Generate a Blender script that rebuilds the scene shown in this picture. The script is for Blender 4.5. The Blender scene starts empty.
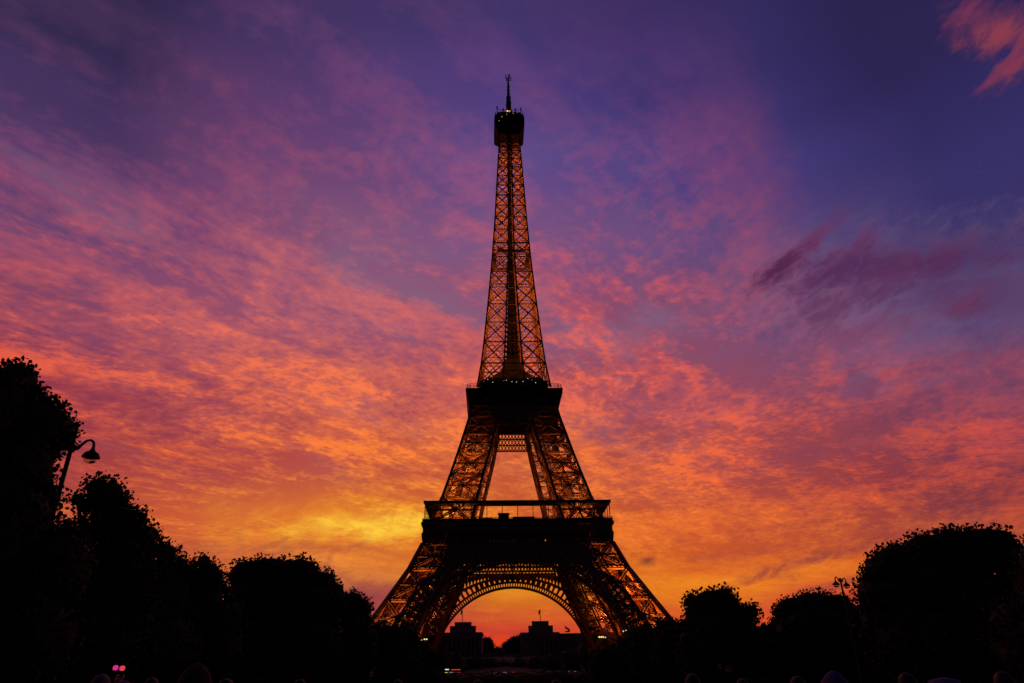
import bpy, bmesh, math, random
from mathutils import Vector, Matrix
import numpy as np

random.seed(7)
rng = np.random.default_rng(7)
scene = bpy.context.scene
col = scene.collection

# ------------------------------------------------------------------ camera
F_PX = 700.0
PITCH = math.radians(26.5)
ROLL = 0.0145
CAM_H = 1.5
cam_data = bpy.data.cameras.new("camera")
cam = bpy.data.objects.new("camera", cam_data)
col.objects.link(cam)
cam_data.sensor_width = 36.0
cam_data.lens = 36.0 * F_PX / 1024.0
cam_data.clip_start = 0.1
cam_data.clip_end = 20000
cam.matrix_world = (Matrix.Translation((0, 0, CAM_H)) @ Matrix.Rotation(math.pi / 2 + PITCH, 4, 'X')
                    @ Matrix.Rotation(-ROLL, 4, 'Z'))
scene.camera = cam
CM = cam.matrix_world.copy()


def px_dir(x, y):
    v = Vector(((x - 512) / F_PX, (341.5 - y) / F_PX, -1.0))
    return (CM.to_3x3() @ v).normalized()


def at(x, y, dist):
    """world point seen at photo pixel (x, y) at horizontal distance dist"""
    d = px_dir(x, y)
    k = dist / math.hypot(d.x, d.y)
    return Vector((0, 0, CAM_H)) + d * k


def azel(x, y):
    d = px_dir(x, y)
    return math.degrees(math.atan2(d.x, d.y)), math.degrees(math.asin(d.z))


# ------------------------------------------------------------------ colour management
scene.view_settings.view_transform = 'Standard'
scene.view_settings.look = 'None'
scene.view_settings.exposure = 0.0
scene.view_settings.gamma = 1.0
scene.view_settings.use_curve_mapping = False
scene.cycles.max_bounces = 6
scene.cycles.transparent_max_bounces = 8
scene.cycles.use_light_tree = True


def lin(c):
    c = c / 255.0
    return c / 12.92 if c <= 0.04045 else ((c + 0.055) / 1.055) ** 2.4


def rgb(r, g, b):
    return (lin(r), lin(g), lin(b), 1.0)


# ------------------------------------------------------------------ node helpers
class NT:
    def __init__(self, tree):
        self.t = tree
        self.n = tree.nodes
        self.l = tree.links

    def put(self, sock, v):
        if isinstance(v, (int, float)):
            sock.default_value = v
        elif isinstance(v, tuple):
            sock.default_value = v
        else:
            self.l.new(v, sock)

    def m(self, op, a, b=None, c=None, clamp=False):
        n = self.n.new('ShaderNodeMath')
        n.operation = op
        n.use_clamp = clamp
        self.put(n.inputs[0], a)
        if b is not None: self.put(n.inputs[1], b)
        if c is not None: self.put(n.inputs[2], c)
        return n.outputs[0]

    def comb(self, x, y, z):
        n = self.n.new('ShaderNodeCombineXYZ')
        for i, v in enumerate((x, y, z)): self.put(n.inputs[i], v)
        return n.outputs[0]

    def noise(self, vec, scale, detail=6, rough=0.55, dist=0.0, lac=2.0):
        n = self.n.new('ShaderNodeTexNoise')
        n.noise_dimensions = '3D'
        n.inputs['Scale'].default_value = scale
        n.inputs['Detail'].default_value = detail
        n.inputs['Roughness'].default_value = rough
        n.inputs['Lacunarity'].default_value = lac
        n.inputs['Distortion'].default_value = dist
        self.l.new(vec, n.inputs['Vector'])
        return n.outputs['Fac']

    def noisec(self, vec, scale, detail=3):
        n = self.n.new('ShaderNodeTexNoise')
        n.inputs['Scale'].default_value = scale
        n.inputs['Detail'].default_value = detail
        self.l.new(vec, n.inputs['Vector'])
        return n.outputs['Color']

    def maprange(self, v, a, b, c=0.0, d=1.0, smooth=True):
        n = self.n.new('ShaderNodeMapRange')
        n.interpolation_type = 'SMOOTHSTEP' if smooth else 'LINEAR'
        n.clamp = True
        self.put(n.inputs[0], v)
        for i, q in enumerate((a, b, c, d)): self.put(n.inputs[1 + i], q)
        return n.outputs[0]

    def mix(self, f, a, b, mode='MIX'):
        n = self.n.new('ShaderNodeMix')
        n.data_type = 'RGBA'
        n.blend_type = mode
        self.put(n.inputs[0], f)
        self.put(n.inputs[6], a)
        self.put(n.inputs[7], b)
        return n.outputs[2]

    def ramp(self, v, stops, interp='EASE'):
        n = self.n.new('ShaderNodeValToRGB')
        r = n.color_ramp
        r.interpolation = interp
        while len(r.elements) > 1: r.elements.remove(r.elements[-1])
        r.elements[0].position = stops[0][0]
        r.elements[0].color = stops[0][1]
        for p, c in stops[1:]:
            e = r.elements.new(p)
            e.color = c
        self.put(n.inputs[0], v)
        return n.outputs[0]


# ------------------------------------------------------------------ sky (dusk, glow in the west behind the tower)
def make_sky():
    w = bpy.data.worlds.new("World")
    scene.world = w
    w.use_nodes = True
    w.node_tree.nodes.clear()
    N = NT(w.node_tree)
    tc = N.n.new('ShaderNodeTexCoord')
    nv = N.n.new('ShaderNodeVectorMath'); nv.operation = 'NORMALIZE'
    N.l.new(tc.outputs['Generated'], nv.inputs[0])
    D = nv.outputs[0]
    sp = N.n.new('ShaderNodeSeparateXYZ')
    N.l.new(D, sp.inputs[0])
    x, y, z = sp.outputs
    az0 = N.m('MULTIPLY', N.m('ARCTAN2', x, y), 180 / math.pi)
    el0 = N.m('MULTIPLY', N.m('ARCSINE', z), 180 / math.pi)
    # warp the broad colour field a little so that its borders are cloudy too
    wc = N.noisec(D, 5.0, 4)
    ws = N.n.new('ShaderNodeSeparateXYZ'); N.l.new(wc, ws.inputs[0])
    az = N.m('ADD', az0, N.m('MULTIPLY', N.m('SUBTRACT', ws.outputs[0], 0.5), 9.0))
    el = N.m('ADD', el0, N.m('MULTIPLY', N.m('SUBTRACT', ws.outputs[1], 0.5), 3.0))
    ell = N.m('DIVIDE', el, 60.0, clamp=True)

    COLS = SKY_COLS
    base = hi = None
    prev_az = None
    for cx, rows in COLS:
        a_mid = azel(cx, 400)[0]
        rows = sorted(rows, key=lambda r: -r[0])
        sb, sh = [], []
        for yy, b, h in rows:
            e = max(0.0, min(1.0, azel(cx, yy)[1] / 60.0))
            sb.append((e, rgb(*b))); sh.append((e, rgb(*h)))
        # the dome above the frame fades to deep dusk blue
        sb.append((1.0, rgb(30, 27, 58))); sh.append((1.0, rgb(40, 32, 66)))
        cb, chh = N.ramp(ell, sb), N.ramp(ell, sh)
        if base is None:
            base, hi = cb, chh
        else:
            f = N.maprange(az, prev_az, a_mid, 0, 1, smooth=False)
            base = N.mix(f, base, cb); hi = N.mix(f, hi, chh)
        prev_az = a_mid

    # cloud sheet: project the view direction on a high flat layer
    zz = N.m('ADD', N.m('MAXIMUM', z, 0.0), 0.07)
    u = N.m('DIVIDE', x, zz); v = N.m('DIVIDE', y, zz)
    A = math.radians(38)
    ca, sa = math.cos(A), math.sin(A)
    al = N.m('ADD', N.m('MULTIPLY', u, sa), N.m('MULTIPLY', v, ca))      # along the streaks
    ac = N.m('SUBTRACT', N.m('MULTIPLY', u, ca), N.m('MULTIPLY', v, sa))  # across them
    # low-frequency bending of the sheet
    pq = N.comb(al, ac, 3.3)
    bend = N.noisec(pq, 0.55, 3)
    bs = N.n.new('ShaderNodeSeparateXYZ'); N.l.new(bend, bs.inputs[0])
    al2 = N.m('ADD', al, N.m('MULTIPLY', N.m('SUBTRACT', bs.outputs[0], 0.5), 0.55))
    ac2 = N.m('ADD', ac, N.m('MULTIPLY', N.m('SUBTRACT', bs.outputs[1], 0.5), 0.5))
    broad = N.noise(N.comb(N.m('MULTIPLY', al2, 0.34), ac2, 1.7), 1.5, 6, 0.58, 0.1)
    mid = N.noise(N.comb(N.m('MULTIPLY', al2, 0.6), ac2, 8.1), 5.5, 7, 0.66, 0.15)
    ripp = N.noise(N.comb(N.m('MULTIPLY', al2, 0.8), ac2, 4.9), 15.0, 6, 0.66, 0.15)
    cells = N.noise(N.comb(al2, ac2, 2.2), 36.0, 4, 0.62, 0.1)
    bands = N.noise(N.comb(N.m('MULTIPLY', az0, 0.035), N.m('MULTIPLY', el0, 0.42), 0.7), 1.0, 5, 0.55, 0.2)
    fine_k = N.maprange(el0, 50, 22, 0.45, 1.0)
    bk = N.maprange(el0, 17, 10, 0.0, 2.2)
    ck = N.maprange(el0, 7, 14, 0.6, 1.0)
    streak = N.noise(N.comb(N.m('MULTIPLY', al2, 0.13), ac2, 6.6), 2.6, 6, 0.6, 0.1)
    sk_ = N.maprange(el0, 14, 30, 0.3, 2.6)
    midk = N.maprange(el0, 42, 22, 0.9, 1.9)
    t = N.m('MULTIPLY', N.m('SUBTRACT', broad, 0.5), 2.2)
    t = N.m('ADD', t, N.m('MULTIPLY', N.m('SUBTRACT', streak, 0.5), sk_))
    t = N.m('ADD', t, N.m('MULTIPLY', N.m('SUBTRACT', mid, 0.5), midk))
    t = N.m('ADD', t, N.m('MULTIPLY', N.m('MULTIPLY', N.m('SUBTRACT', ripp, 0.5), fine_k), 1.7))
    t = N.m('ADD', t, N.m('MULTIPLY', N.m('MULTIPLY', N.m('SUBTRACT', cells, 0.5), fine_k), 1.0))
    t = N.m('MULTIPLY', t, ck)
    t = N.m('ADD', t, N.m('MULTIPLY', N.m('SUBTRACT', bands, 0.5), bk))
    t = N.maprange(N.m('ADD', t, N.maprange(el0, 14, 28, 0.30, 0.21)), 0.0, 1.0, 0, 1, smooth=False)
    # thin lavender gaps between the lit ripples
    gap = N.noise(N.comb(N.m('MULTIPLY', al2, 0.45), ac2, 12.4), 2.4, 5, 0.6, 0.1)
    gk = N.m('MULTIPLY', N.maprange(gap, 0.5, 0.66, 0.0, 0.7), N.m('MULTIPLY', N.maprange(el0, 13, 24, 0.0, 1.0), N.maprange(el0, 44, 34, 0.0, 1.0)))
    gk = N.m('MULTIPLY', gk, N.maprange(az0, 22, 12, 0.0, 1.0))
    base = N.mix(gk, base, rgb(128, 100, 126))
    base = N.mix(1.0, base, (0.96, 0.95, 1.04, 1.0), 'MULTIPLY')
    hi = N.mix(1.0, hi, (1.0, 0.97, 1.0, 1.0), 'MULTIPLY')
    c = N.mix(t, base, hi)
    # hottest crests where the ripples catch the last light
    crest = N.m('MULTIPLY', N.maprange(N.m('ADD', N.m('ADD', N.m('MULTIPLY', ripp, 0.5), N.m('MULTIPLY', cells, 0.5)), N.m('MULTIPLY', N.m('SUBTRACT', N.m('ADD', mid, broad), 1.0), 0.9)), 0.55, 0.70, 0, 1),
                N.maprange(el0, 40, 26, 0.0, 1.0))
    crest = N.m('MULTIPLY', crest, N.maprange(el0, 8, 14, 0.0, 0.4))
    side = N.maprange(N.m('ADD', az0, N.m('MULTIPLY', el0, 0.75)), 30, 46, 1.0, 0.0)
    crest = N.m('MULTIPLY', crest, side)
    c = N.mix(crest, c, N.mix(1.0, hi, (1.22, 1.2, 0.95, 1.0), 'MULTIPLY'))

    # single cloud patches, given as (direction, size, rotation, colour, ...)
    pa = N.m('ADD', N.m('MULTIPLY', az0, 0.94), N.m('MULTIPLY', el0, 0.34))
    pe = N.m('SUBTRACT', N.m('MULTIPLY', el0, 0.94), N.m('MULTIPLY', az0, 0.34))
    pc = N.comb(N.m('MULTIPLY', pa, 0.42), N.m('MULTIPLY', pe, 0.85), 5.5)
    wn = N.noise(pc, 1.0, 8, 0.68, 0.3)
    wf = N.maprange(N.noise(N.comb(N.m('MULTIPLY', pa, 0.55), N.m('MULTIPLY', pe, 1.7), 2.5), 1.0, 7, 0.66, 0.35), 0.32, 0.56, 0.45, 1.0)
    wq = N.noisec(pc, 0.8, 6)
    wqs = N.n.new('ShaderNodeSeparateXYZ'); N.l.new(wq, wqs.inputs[0])
    for (px, py, rx, ry, rot, colr, amt, raggy, stretch) in SKY_PATCHES:
        a0, e0 = azel(px, py)
        ce = math.cos(math.radians(e0))
        sx = rx / F_PX * 57.3 * (math.cos(math.atan2(math.hypot(px - 512, py - 341), F_PX)) ** 1)
        sy = ry / F_PX * 57.3 * (math.cos(math.atan2(math.hypot(px - 512, py - 341), F_PX)) ** 1)
        da = N.m('MULTIPLY', N.m('SUBTRACT', az0, a0), ce)
        de = N.m('SUBTRACT', el0, e0)
        da = N.m('ADD', da, N.m('MULTIPLY', N.m('SUBTRACT', wqs.outputs[0], 0.5), 1.3 * stretch * sy))
        de = N.m('ADD', de, N.m('MULTIPLY', N.m('SUBTRACT', wqs.outputs[1], 0.5), 1.3 * stretch * sy))
        cr, sr = math.cos(math.radians(rot)), math.sin(math.radians(rot))
        p = N.m('DIVIDE', N.m('ADD', N.m('MULTIPLY', da, cr), N.m('MULTIPLY', de, sr)), sx)
        q = N.m('DIVIDE', N.m('SUBTRACT', N.m('MULTIPLY', de, cr), N.m('MULTIPLY', da, sr)), sy)
        r = N.m('SQRT', N.m('ADD', N.m('MULTIPLY', p, p), N.m('MULTIPLY', q, q)))
        r = N.m('ADD', r, N.m('MULTIPLY', N.m('SUBTRACT', wn, 0.5), raggy * 2.6))
        mk = N.maprange(r, 1.3, 0.05, 0.0, amt)
        if 1 and colr[0] <= 225: mk = N.m('MULTIPLY', mk, wf)
        if colr[0] > 225:  # glowing patches only light the cloud crests
            mk = N.m('MULTIPLY', mk, N.m('ADD', N.m('MULTIPLY', t, 0.75), 0.4), clamp=True)
        c = N.mix(mk, c, rgb(*colr))

    # away from the glow (behind the camera) the sky is deep dusk blue; below the horizon dark ground haze
    east = N.maprange(y, 0.25, -0.2, 0.0, 1.0)
    c = N.mix(east, c, rgb(20, 20, 40))
    up = N.maprange(el0, 54, 70, 0.0, 1.0)
    c = N.mix(up, c, rgb(24, 22, 48))
    below = N.maprange(el0, -0.5, -3, 0.0, 1.0)
    c = N.mix(below, c, rgb(12, 9, 9))
    bg = N.n.new('ShaderNodeBackground')
    bg.inputs['Strength'].default_value = 1.0
    N.l.new(c, bg.inputs['Color'])
    out = N.n.new('ShaderNodeOutputWorld')
    N.l.new(bg.outputs[0], out.inputs['Surface'])
    w.cycles.sampling_method = 'MANUAL'
    w.cycles.sample_map_resolution = 512


SKY_COLS = [
    (20, [(0, (52, 42, 76), (92, 58, 96)), (80, (70, 52, 92), (124, 68, 102)), (160, (92, 62, 104), (150, 78, 112)),
          (240, (112, 70, 108), (188, 86, 98)), (310, (134, 68, 94), (214, 96, 84)), (390, (138, 54, 72), (220, 86, 62)),
          (460, (154, 58, 62), (220, 84, 54)), (560, (170, 66, 50), (220, 90, 45)), (680, (160, 60, 50), (210, 80, 45))]),
    (180, [(0, (70, 52, 94), (124, 70, 106)), (80, (94, 60, 104), (150, 78, 106)), (160, (114, 68, 108), (172, 84, 108)),
           (240, (126, 70, 108), (184, 96, 104)), (310, (148, 78, 102), (222, 106, 90)), (390, (156, 70, 84), (238, 110, 70)),
           (460, (172, 70, 66), (242, 114, 52)), (520, (204, 90, 52), (252, 142, 48)), (580, (182, 76, 54), (232, 112, 48)),
           (680, (180, 60, 50), (210, 80, 45))]),
    (350, [(0, (66, 53, 100), (116, 70, 112)), (80, (86, 62, 114), (146, 78, 114)), (160, (108, 72, 118), (186, 90, 110)),
           (240, (136, 86, 118), (200, 104, 108)), (310, (156, 88, 112), (226, 114, 98)), (390, (168, 80, 88), (242, 120, 74)),
           (460, (186, 80, 66), (248, 130, 56)), (520, (222, 114, 42), (255, 168, 48)), (560, (216, 112, 48), (244, 148, 54)),
           (576, (214, 118, 56), (230, 142, 60)), (596, (142, 58, 68), (160, 66, 70)), (680, (160, 55, 55), (200, 70, 45))]),
    (512, [(0, (64, 52, 100), (88, 60, 110)), (80, (78, 60, 120), (124, 74, 118)), (160, (98, 76, 132), (170, 90, 122)),
           (240, (126, 84, 126), (206, 94, 102)), (310, (148, 80, 108), (230, 102, 90)), (390, (166, 80, 90), (234, 110, 82)),
           (460, (192, 84, 56), (244, 130, 56)), (520, (204, 92, 44), (244, 134, 44)), (575, (222, 118, 30), (242, 154, 36)),
           (600, (214, 108, 34), (234, 134, 38)), (613, (204, 84, 42), (226, 110, 42)), (630, (196, 56, 42), (214, 74, 42)),
           (648, (218, 54, 26), (232, 66, 28)), (690, (220, 55, 25), (230, 65, 28))]),
    (680, [(0, (56, 46, 96), (72, 50, 100)), (80, (62, 52, 108), (106, 64, 116)), (160, (78, 64, 124), (158, 80, 116)),
           (240, (112, 78, 122), (202, 88, 98)), (310, (140, 76, 102), (230, 92, 82)), (390, (150, 74, 90), (230, 98, 76)),
           (460, (164, 74, 74), (238, 106, 58)), (520, (198, 84, 48), (248, 124, 46)), (560, (208, 90, 36), (240, 128, 38)),
           (588, (228, 118, 28), (250, 148, 36)), (618, (210, 82, 38), (228, 94, 36)), (680, (205, 58, 35), (222, 68, 32))]),
    (850, [(0, (52, 45, 94), (56, 46, 94)), (80, (56, 48, 104), (60, 50, 104)), (160, (64, 56, 114), (68, 58, 114)),
           (240, (80, 66, 116), (92, 72, 116)), (310, (108, 78, 118), (140, 82, 112)), (390, (132, 70, 92), (205, 86, 80)),
           (440, (148, 66, 74), (236, 90, 60)), (490, (144, 60, 66), (226, 90, 52)), (540, (170, 70, 54), (226, 112, 44)),
           (572, (216, 98, 38), (240, 130, 40)), (605, (186, 56, 50), (206, 66, 50)), (680, (180, 50, 45), (200, 60, 45))]),
    (1005, [(0, (44, 38, 80), (46, 38, 80)), (80, (48, 43, 92), (50, 43, 92)), (160, (54, 49, 102), (56, 50, 102)),
            (240, (62, 52, 100), (66, 54, 100)), (310, (80, 62, 106), (92, 66, 104)), (390, (100, 64, 94), (160, 74, 88)),
            (440, (114, 58, 78), (204, 80, 70)), (490, (118, 54, 66), (206, 78, 54)), (540, (142, 62, 58), (200, 84, 50)),
            (680, (150, 50, 45), (190, 60, 45))]),
]
# px, py, rx, ry, rotation(deg ccw), colour, amount, raggedness, noise choice
SKY_PATCHES = [
    (350, 520, 150, 26, 3, (250, 164, 44), 0.75, 1.0, 1),
    (380, 524, 100, 17, 3, (255, 204, 60), 1.0, 0.8, 1),
    (384, 525, 66, 13, 3, (255, 208, 64), 0.9, 0.6, 1),
    (515, 592, 42, 9, 0, (246, 168, 34), 0.8, 0.6, 0.6),
    # the dark violet cloud on the right
    (880, 300, 190, 80, -8, (108, 88, 126), 0.6, 0.9, 1),
    (800, 255, 66, 10, 33, (104, 48, 90), 1.0, 0.7, 0.5),
    (776, 273, 40, 14, 26, (84, 36, 72), 1.0, 0.8, 0.5),
    (812, 280, 54, 14, 24, (108, 56, 94), 0.9, 1.0, 0.8),
    (852, 254, 40, 13, 34, (98, 52, 94), 0.9, 0.9, 0.8),
    (890, 268, 120, 26, -8, (84, 46, 88), 1.0, 0.9, 0.8),
    (925, 266, 80, 14, -13, (78, 42, 84), 0.9, 0.9, 0.8),
    (846, 300, 90, 20, 12, (100, 54, 90), 0.9, 1.1, 0.8),
    (955, 294, 90, 26, -18, (84, 54, 96), 0.85, 1.1, 0.8),
    (968, 308, 30, 13, -10, (98, 44, 80), 0.7, 1.1, 0.8),
    (850, 335, 100, 16, 4, (114, 64, 98), 0.75, 1.3, 0.8),
    # rose wisp in the upper right corner
    (992, 26, 44, 26, -38, (110, 52, 84), 0.75, 1.0, 0.6),
    (968, 10, 26, 9, 15, (120, 52, 84), 0.8, 1.0, 0.6),
    (1000, 36, 34, 13, -12, (140, 60, 76), 0.9, 1.0, 0.6),
    (1024, 54, 48, 13, 26, (132, 56, 78), 0.9, 1.1, 0.6),
    (1002, 66, 36, 5, 28, (124, 54, 82), 0.8, 1.0, 0.6),
    (648, 560, 11, 6, 10, (112, 48, 52), 0.8, 0.9, 0.8),
    (810, 560, 80, 9, 12, (134, 50, 58), 0.75, 1.4, 1),
    (870, 578, 60, 5, 8, (150, 56, 58), 0.65, 1.4, 1),
    (780, 576, 50, 5, 6, (170, 66, 50), 0.6, 1.4, 1),
    (720, 556, 60, 6, 4, (170, 72, 56), 0.5, 1.4, 1),
    (900, 420, 110, 18, 14, (110, 60, 88), 0.5, 1.8, 1),
    (980, 500, 90, 18, 10, (112, 52, 66), 0.55, 1.8, 1),
    (900, 385, 12, 6, 5, (240, 100, 60), 0.0, 1.0, 1),
    (905, 436, 54, 9, -2, (236, 96, 52), 0.45, 2.0, 1.5),
    (200, 552, 150, 10, 3, (160, 68, 62), 0.5, 1.8, 1),
    (340, 548, 90, 7, -4, (180, 86, 52), 0.6, 1.5, 1),
    (110, 330, 110, 24, -16, (130, 66, 98), 0.45, 1.8, 1),
    (110, 400, 90, 24, -8, (138, 54, 76), 0.6, 1.8, 1),
    (240, 400, 60, 16, -18, (150, 62, 78), 0.45, 1.8, 1),
    (505, 632, 60, 5, 0, (176, 52, 50), 0.5, 1.4, 1),
    (360, 583, 70, 12, -12, (140, 58, 70), 0.6, 1.4, 1),
    (700, 400, 110, 26, 10, (146, 74, 98), 0.45, 1.8, 1),
    (640, 340, 40, 14, 10, (170, 84, 100), 0.4, 1.8, 1),
]
make_sky()


# ------------------------------------------------------------------ materials
def mat(name, base, rough=0.7, metal=0.0, var=0.25, scale=3.0, bump=0.0):
    m = bpy.data.materials.new(name)
    m.use_nodes = True
    N = NT(m.node_tree)
    b = N.n['Principled BSDF']
    tc = N.n.new('ShaderNodeTexCoord')
    nz = N.noise(tc.outputs['Object'], scale, 5, 0.6)
    lo = tuple(c * (1 - var) for c in base) + (1.0,)
    hi = tuple(min(1.0, c * (1 + var)) for c in base) + (1.0,)
    N.l.new(N.mix(nz, lo, hi), b.inputs['Base Color'])
    b.inputs['Roughness'].default_value = rough
    b.inputs['Metallic'].default_value = metal
    b.inputs['Specular IOR Level'].default_value = 0.3
    if bump:
        bp = N.n.new('ShaderNodeBump')
        bp.inputs['Strength'].default_value = bump
        N.l.new(nz, bp.inputs['Height'])
        N.l.new(bp.outputs[0], b.inputs['Normal'])
    return m


def emit(name, c, s):
    m = bpy.data.materials.new(name)
    m.use_nodes = True
    b = m.node_tree.nodes['Principled BSDF']
    b.inputs['Base Color'].default_value = (0.05, 0.05, 0.05, 1)
    b.inputs['Emission Color'].default_value = c
    b.inputs['Emission Strength'].default_value = s
    return m


M = {
    'iron': mat('brown_iron_paint', (0.22, 0.11, 0.06), 0.65, 0.0, 0.25, 0.4),
    'iron_shade': mat('shaded_iron_paint', (0.03, 0.02, 0.014), 0.8, 0.0, 0.3, 0.4),  # same tower iron with shade put into its colour
    'iron_deep_shade': mat('deep_shaded_iron', (0.012, 0.009, 0.007), 0.9, 0.0, 0.3, 0.4),  # iron blackened to paint in shade where the floodlights would brighten it
    'stone': mat('pale_stone', (0.30, 0.26, 0.21), 0.9, 0, 0.2, 0.7, 0.2),
    'stone_far': mat('weathered_stone', (0.24, 0.20, 0.16), 0.9, 0, 0.2, 0.05),
    'glass': mat('dark_glass', (0.02, 0.02, 0.025), 0.15, 0, 0.1, 1),
    'leaf': mat('plane_leaf', (0.045, 0.065, 0.02), 0.7, 0, 0.4, 0.8),
    'leaf2': mat('lime_leaf', (0.05, 0.075, 0.022), 0.7, 0, 0.4, 0.8),
    'bark': mat('bark', (0.07, 0.055, 0.04), 0.9, 0, 0.35, 3, 0.4),
    'metal': mat('lamp_metal', (0.03, 0.03, 0.03), 0.5, 0.6, 0.2, 4),
    'grass': mat('grass', (0.04, 0.06, 0.02), 0.95, 0, 0.4, 0.6, 0.3),
    'gravel': mat('gravel', (0.20, 0.17, 0.13), 0.95, 0, 0.2, 3, 0.2),
    'roof': mat('zinc_roof', (0.10, 0.10, 0.11), 0.6, 0, 0.2, 0.2),
    'lamp': emit('sodium_lamp', (1.0, 0.5, 0.12, 1), 1.6),
    'lamp_white': emit('white_lamp', (1.0, 0.9, 0.75, 1), 0.9),
    'lamp_yellow': emit('yellow_lamp', (1.0, 0.85, 0.2, 1), 1.3),
    'lamp_red': emit('red_lamp', (1.0, 0.08, 0.03, 1), 0.8),
    'lamp_pink': emit('pink_lamp', (0.9, 0.03, 0.35, 1), 0.75),
    'lamp_rose': emit('rose_lamp', (0.95, 0.08, 0.14, 1), 0.7),
}


# ------------------------------------------------------------------ mesh helpers
class MB:
    """collects boxes, bars and quads and links them as one mesh object"""
    U = np.array([[-1, -1, -1], [1, -1, -1], [1, 1, -1], [-1, 1, -1],
                  [-1, -1, 1], [1, -1, 1], [1, 1, 1], [-1, 1, 1]], float) * 0.5
    FQ = [(0, 3, 2, 1), (4, 5, 6, 7), (0, 1, 5, 4), (1, 2, 6, 5), (2, 3, 7, 6), (3, 0, 4, 7)]

    def __init__(self):
        self.v = []
        self.f = []

    def verts(self, vs, fs):
        k = len(self.v)
        self.v.extend([tuple(float(c) for c in v) for v in vs])
        self.f.extend([tuple(i + k for i in f) for f in fs])

    def box(self, x0, x1, y0, y1, z0, z1):
        vs = [((x0 + x1) / 2 + u[0] * (x1 - x0), (y0 + y1) / 2 + u[1] * (y1 - y0), (z0 + z1) / 2 + u[2] * (z1 - z0)) for u in self.U]
        self.verts(vs, self.FQ)

    def bar(self, p, q, w, d=None, n=None):
        p = np.array(p, float); q = np.array(q, float)
        d = w if d is None else d
        a = q - p
        L = np.linalg.norm(a)
        if L < 1e-6: return
        a /= L
        if n is None:
            n = np.array([0, 0, 1.0]) if abs(a[2]) < 0.9 else np.array([0, 1.0, 0])
        n = np.array(n, float)
        s = np.cross(a, n); s /= np.linalg.norm(s)
        t = np.cross(s, a)
        c = (p + q) / 2
        self.verts([c + s * (u[0] * w) + t * (u[1] * d) + a * (u[2] * L) for u in self.U], self.FQ)

    def truss(self, p, q, w, fl, n, step=1.6, lace=None):
        """laced member: two flanges and a zigzag between them, lying in the plane with normal n"""
        p = np.array(p, float); q = np.array(q, float); n = np.array(n, float)
        a = q - p; L = np.linalg.norm(a); a /= L
        s = np.cross(a, n); s /= np.linalg.norm(s)
        o = s * (w / 2 - fl / 2)
        self.bar(p + o, q + o, fl, fl * 2.2, n)
        self.bar(p - o, q - o, fl, fl * 2.2, n)
        k = max(2, int(round(L / step)))
        lace = lace or fl * 0.6
        for i in range(k):
            A = p + a * (L * i / k); B = p + a * (L * (i + 1) / k)
            sg = 1 if i % 2 else -1
            self.bar(A + o * sg, B - o * sg, lace, lace, n)

    def cyl(self, p, q, r0, r1=None, n=10, caps=True):
        p = Vector(p); q = Vector(q); r1 = r0 if r1 is None else r1
        a = (q - p).normalized()
        u = a.orthogonal().normalized(); w = a.cross(u)
        vs = []
        for c, r in ((p, r0), (q, r1)):
            for i in range(n):
                t = 2 * math.pi * i / n
                vs.append(c + u * (r * math.cos(t)) + w * (r * math.sin(t)))
        fs = [(i, (i + 1) % n, n + (i + 1) % n, n + i) for i in range(n)]
        if caps: fs += [tuple(range(n - 1, -1, -1)), tuple(range(n, 2 * n))]
        self.verts(vs, fs)

    def tube(self, pts, rad, n=8):
        for i in range(len(pts) - 1):
            r0 = rad[i] if isinstance(rad, (list, tuple)) else rad
            r1 = rad[i + 1] if isinstance(rad, (list, tuple)) else rad
            self.cyl(pts[i], pts[i + 1], r0, r1, n)

    def lathe(self, prof, c=(0, 0, 0), n=16):
        c = Vector(c)
        vs = []
        for r, z in prof:
            for i in range(n):
                t = 2 * math.pi * i / n
                vs.append(c + Vector((r * math.cos(t), r * math.sin(t), z)))
        fs = []
        for k in range(len(prof) - 1):
            for i in range(n):
                fs.append((k * n + i, k * n + (i + 1) % n, (k + 1) * n + (i + 1) % n, (k + 1) * n + i))
        fs.append(tuple(range(n - 1, -1, -1)))
        fs.append(tuple((len(prof) - 1) * n + i for i in range(n)))
        self.verts(vs, fs)

    def frustum(self, levels, closed=True):
        """square rings (half width, z) joined into a solid"""
        vs = []
        for h, z in levels: vs += [(-h, -h, z), (h, -h, z), (h, h, z), (-h, h, z)]
        fs = []
        for k in range(len(levels) - 1):
            for i in range(4):
                fs.append((k * 4 + i, k * 4 + (i + 1) % 4, (k + 1) * 4 + (i + 1) % 4, (k + 1) * 4 + i))
        if closed:
            fs += [(3, 2, 1, 0), tuple((len(levels) - 1) * 4 + i for i in range(4))]
        self.verts(vs, fs)

    def build(self, name, m, parent=None, smooth=False):
        me = bpy.data.meshes.new(name)
        me.from_pydata(self.v, [], self.f)
        me.materials.append(m)
        if smooth:
            me.polygons.foreach_set('use_smooth', [True] * len(me.polygons))
        me.update()
        o = bpy.data.objects.new(name, me)
        col.objects.link(o)
        if parent is not None: o.parent = parent
        return o


def tag(o, label=None, cat=None, group=None, kind=None):
    if label: o['label'] = label
    if cat: o['category'] = cat
    if group: o['group'] = group
    if kind: o['kind'] = kind
    return o


def empty(name, loc=(0, 0, 0), rz=0.0, label=None, cat=None, group=None):
    o = bpy.data.objects.new(name, None)
    o.empty_display_size = 0.5
    o.location = loc
    o.rotation_euler = (0, 0, rz)
    col.objects.link(o)
    return tag(o, label, cat, group)


def copy_tree(o, parent=None):
    c = o.copy()
    col.objects.link(c)
    c.parent = parent
    for ch in [k for k in bpy.data.objects if k.parent is o]:
        copy_tree(ch, c)
    return c


# ------------------------------------------------------------------ the iron tower
TD = 298.0


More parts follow.
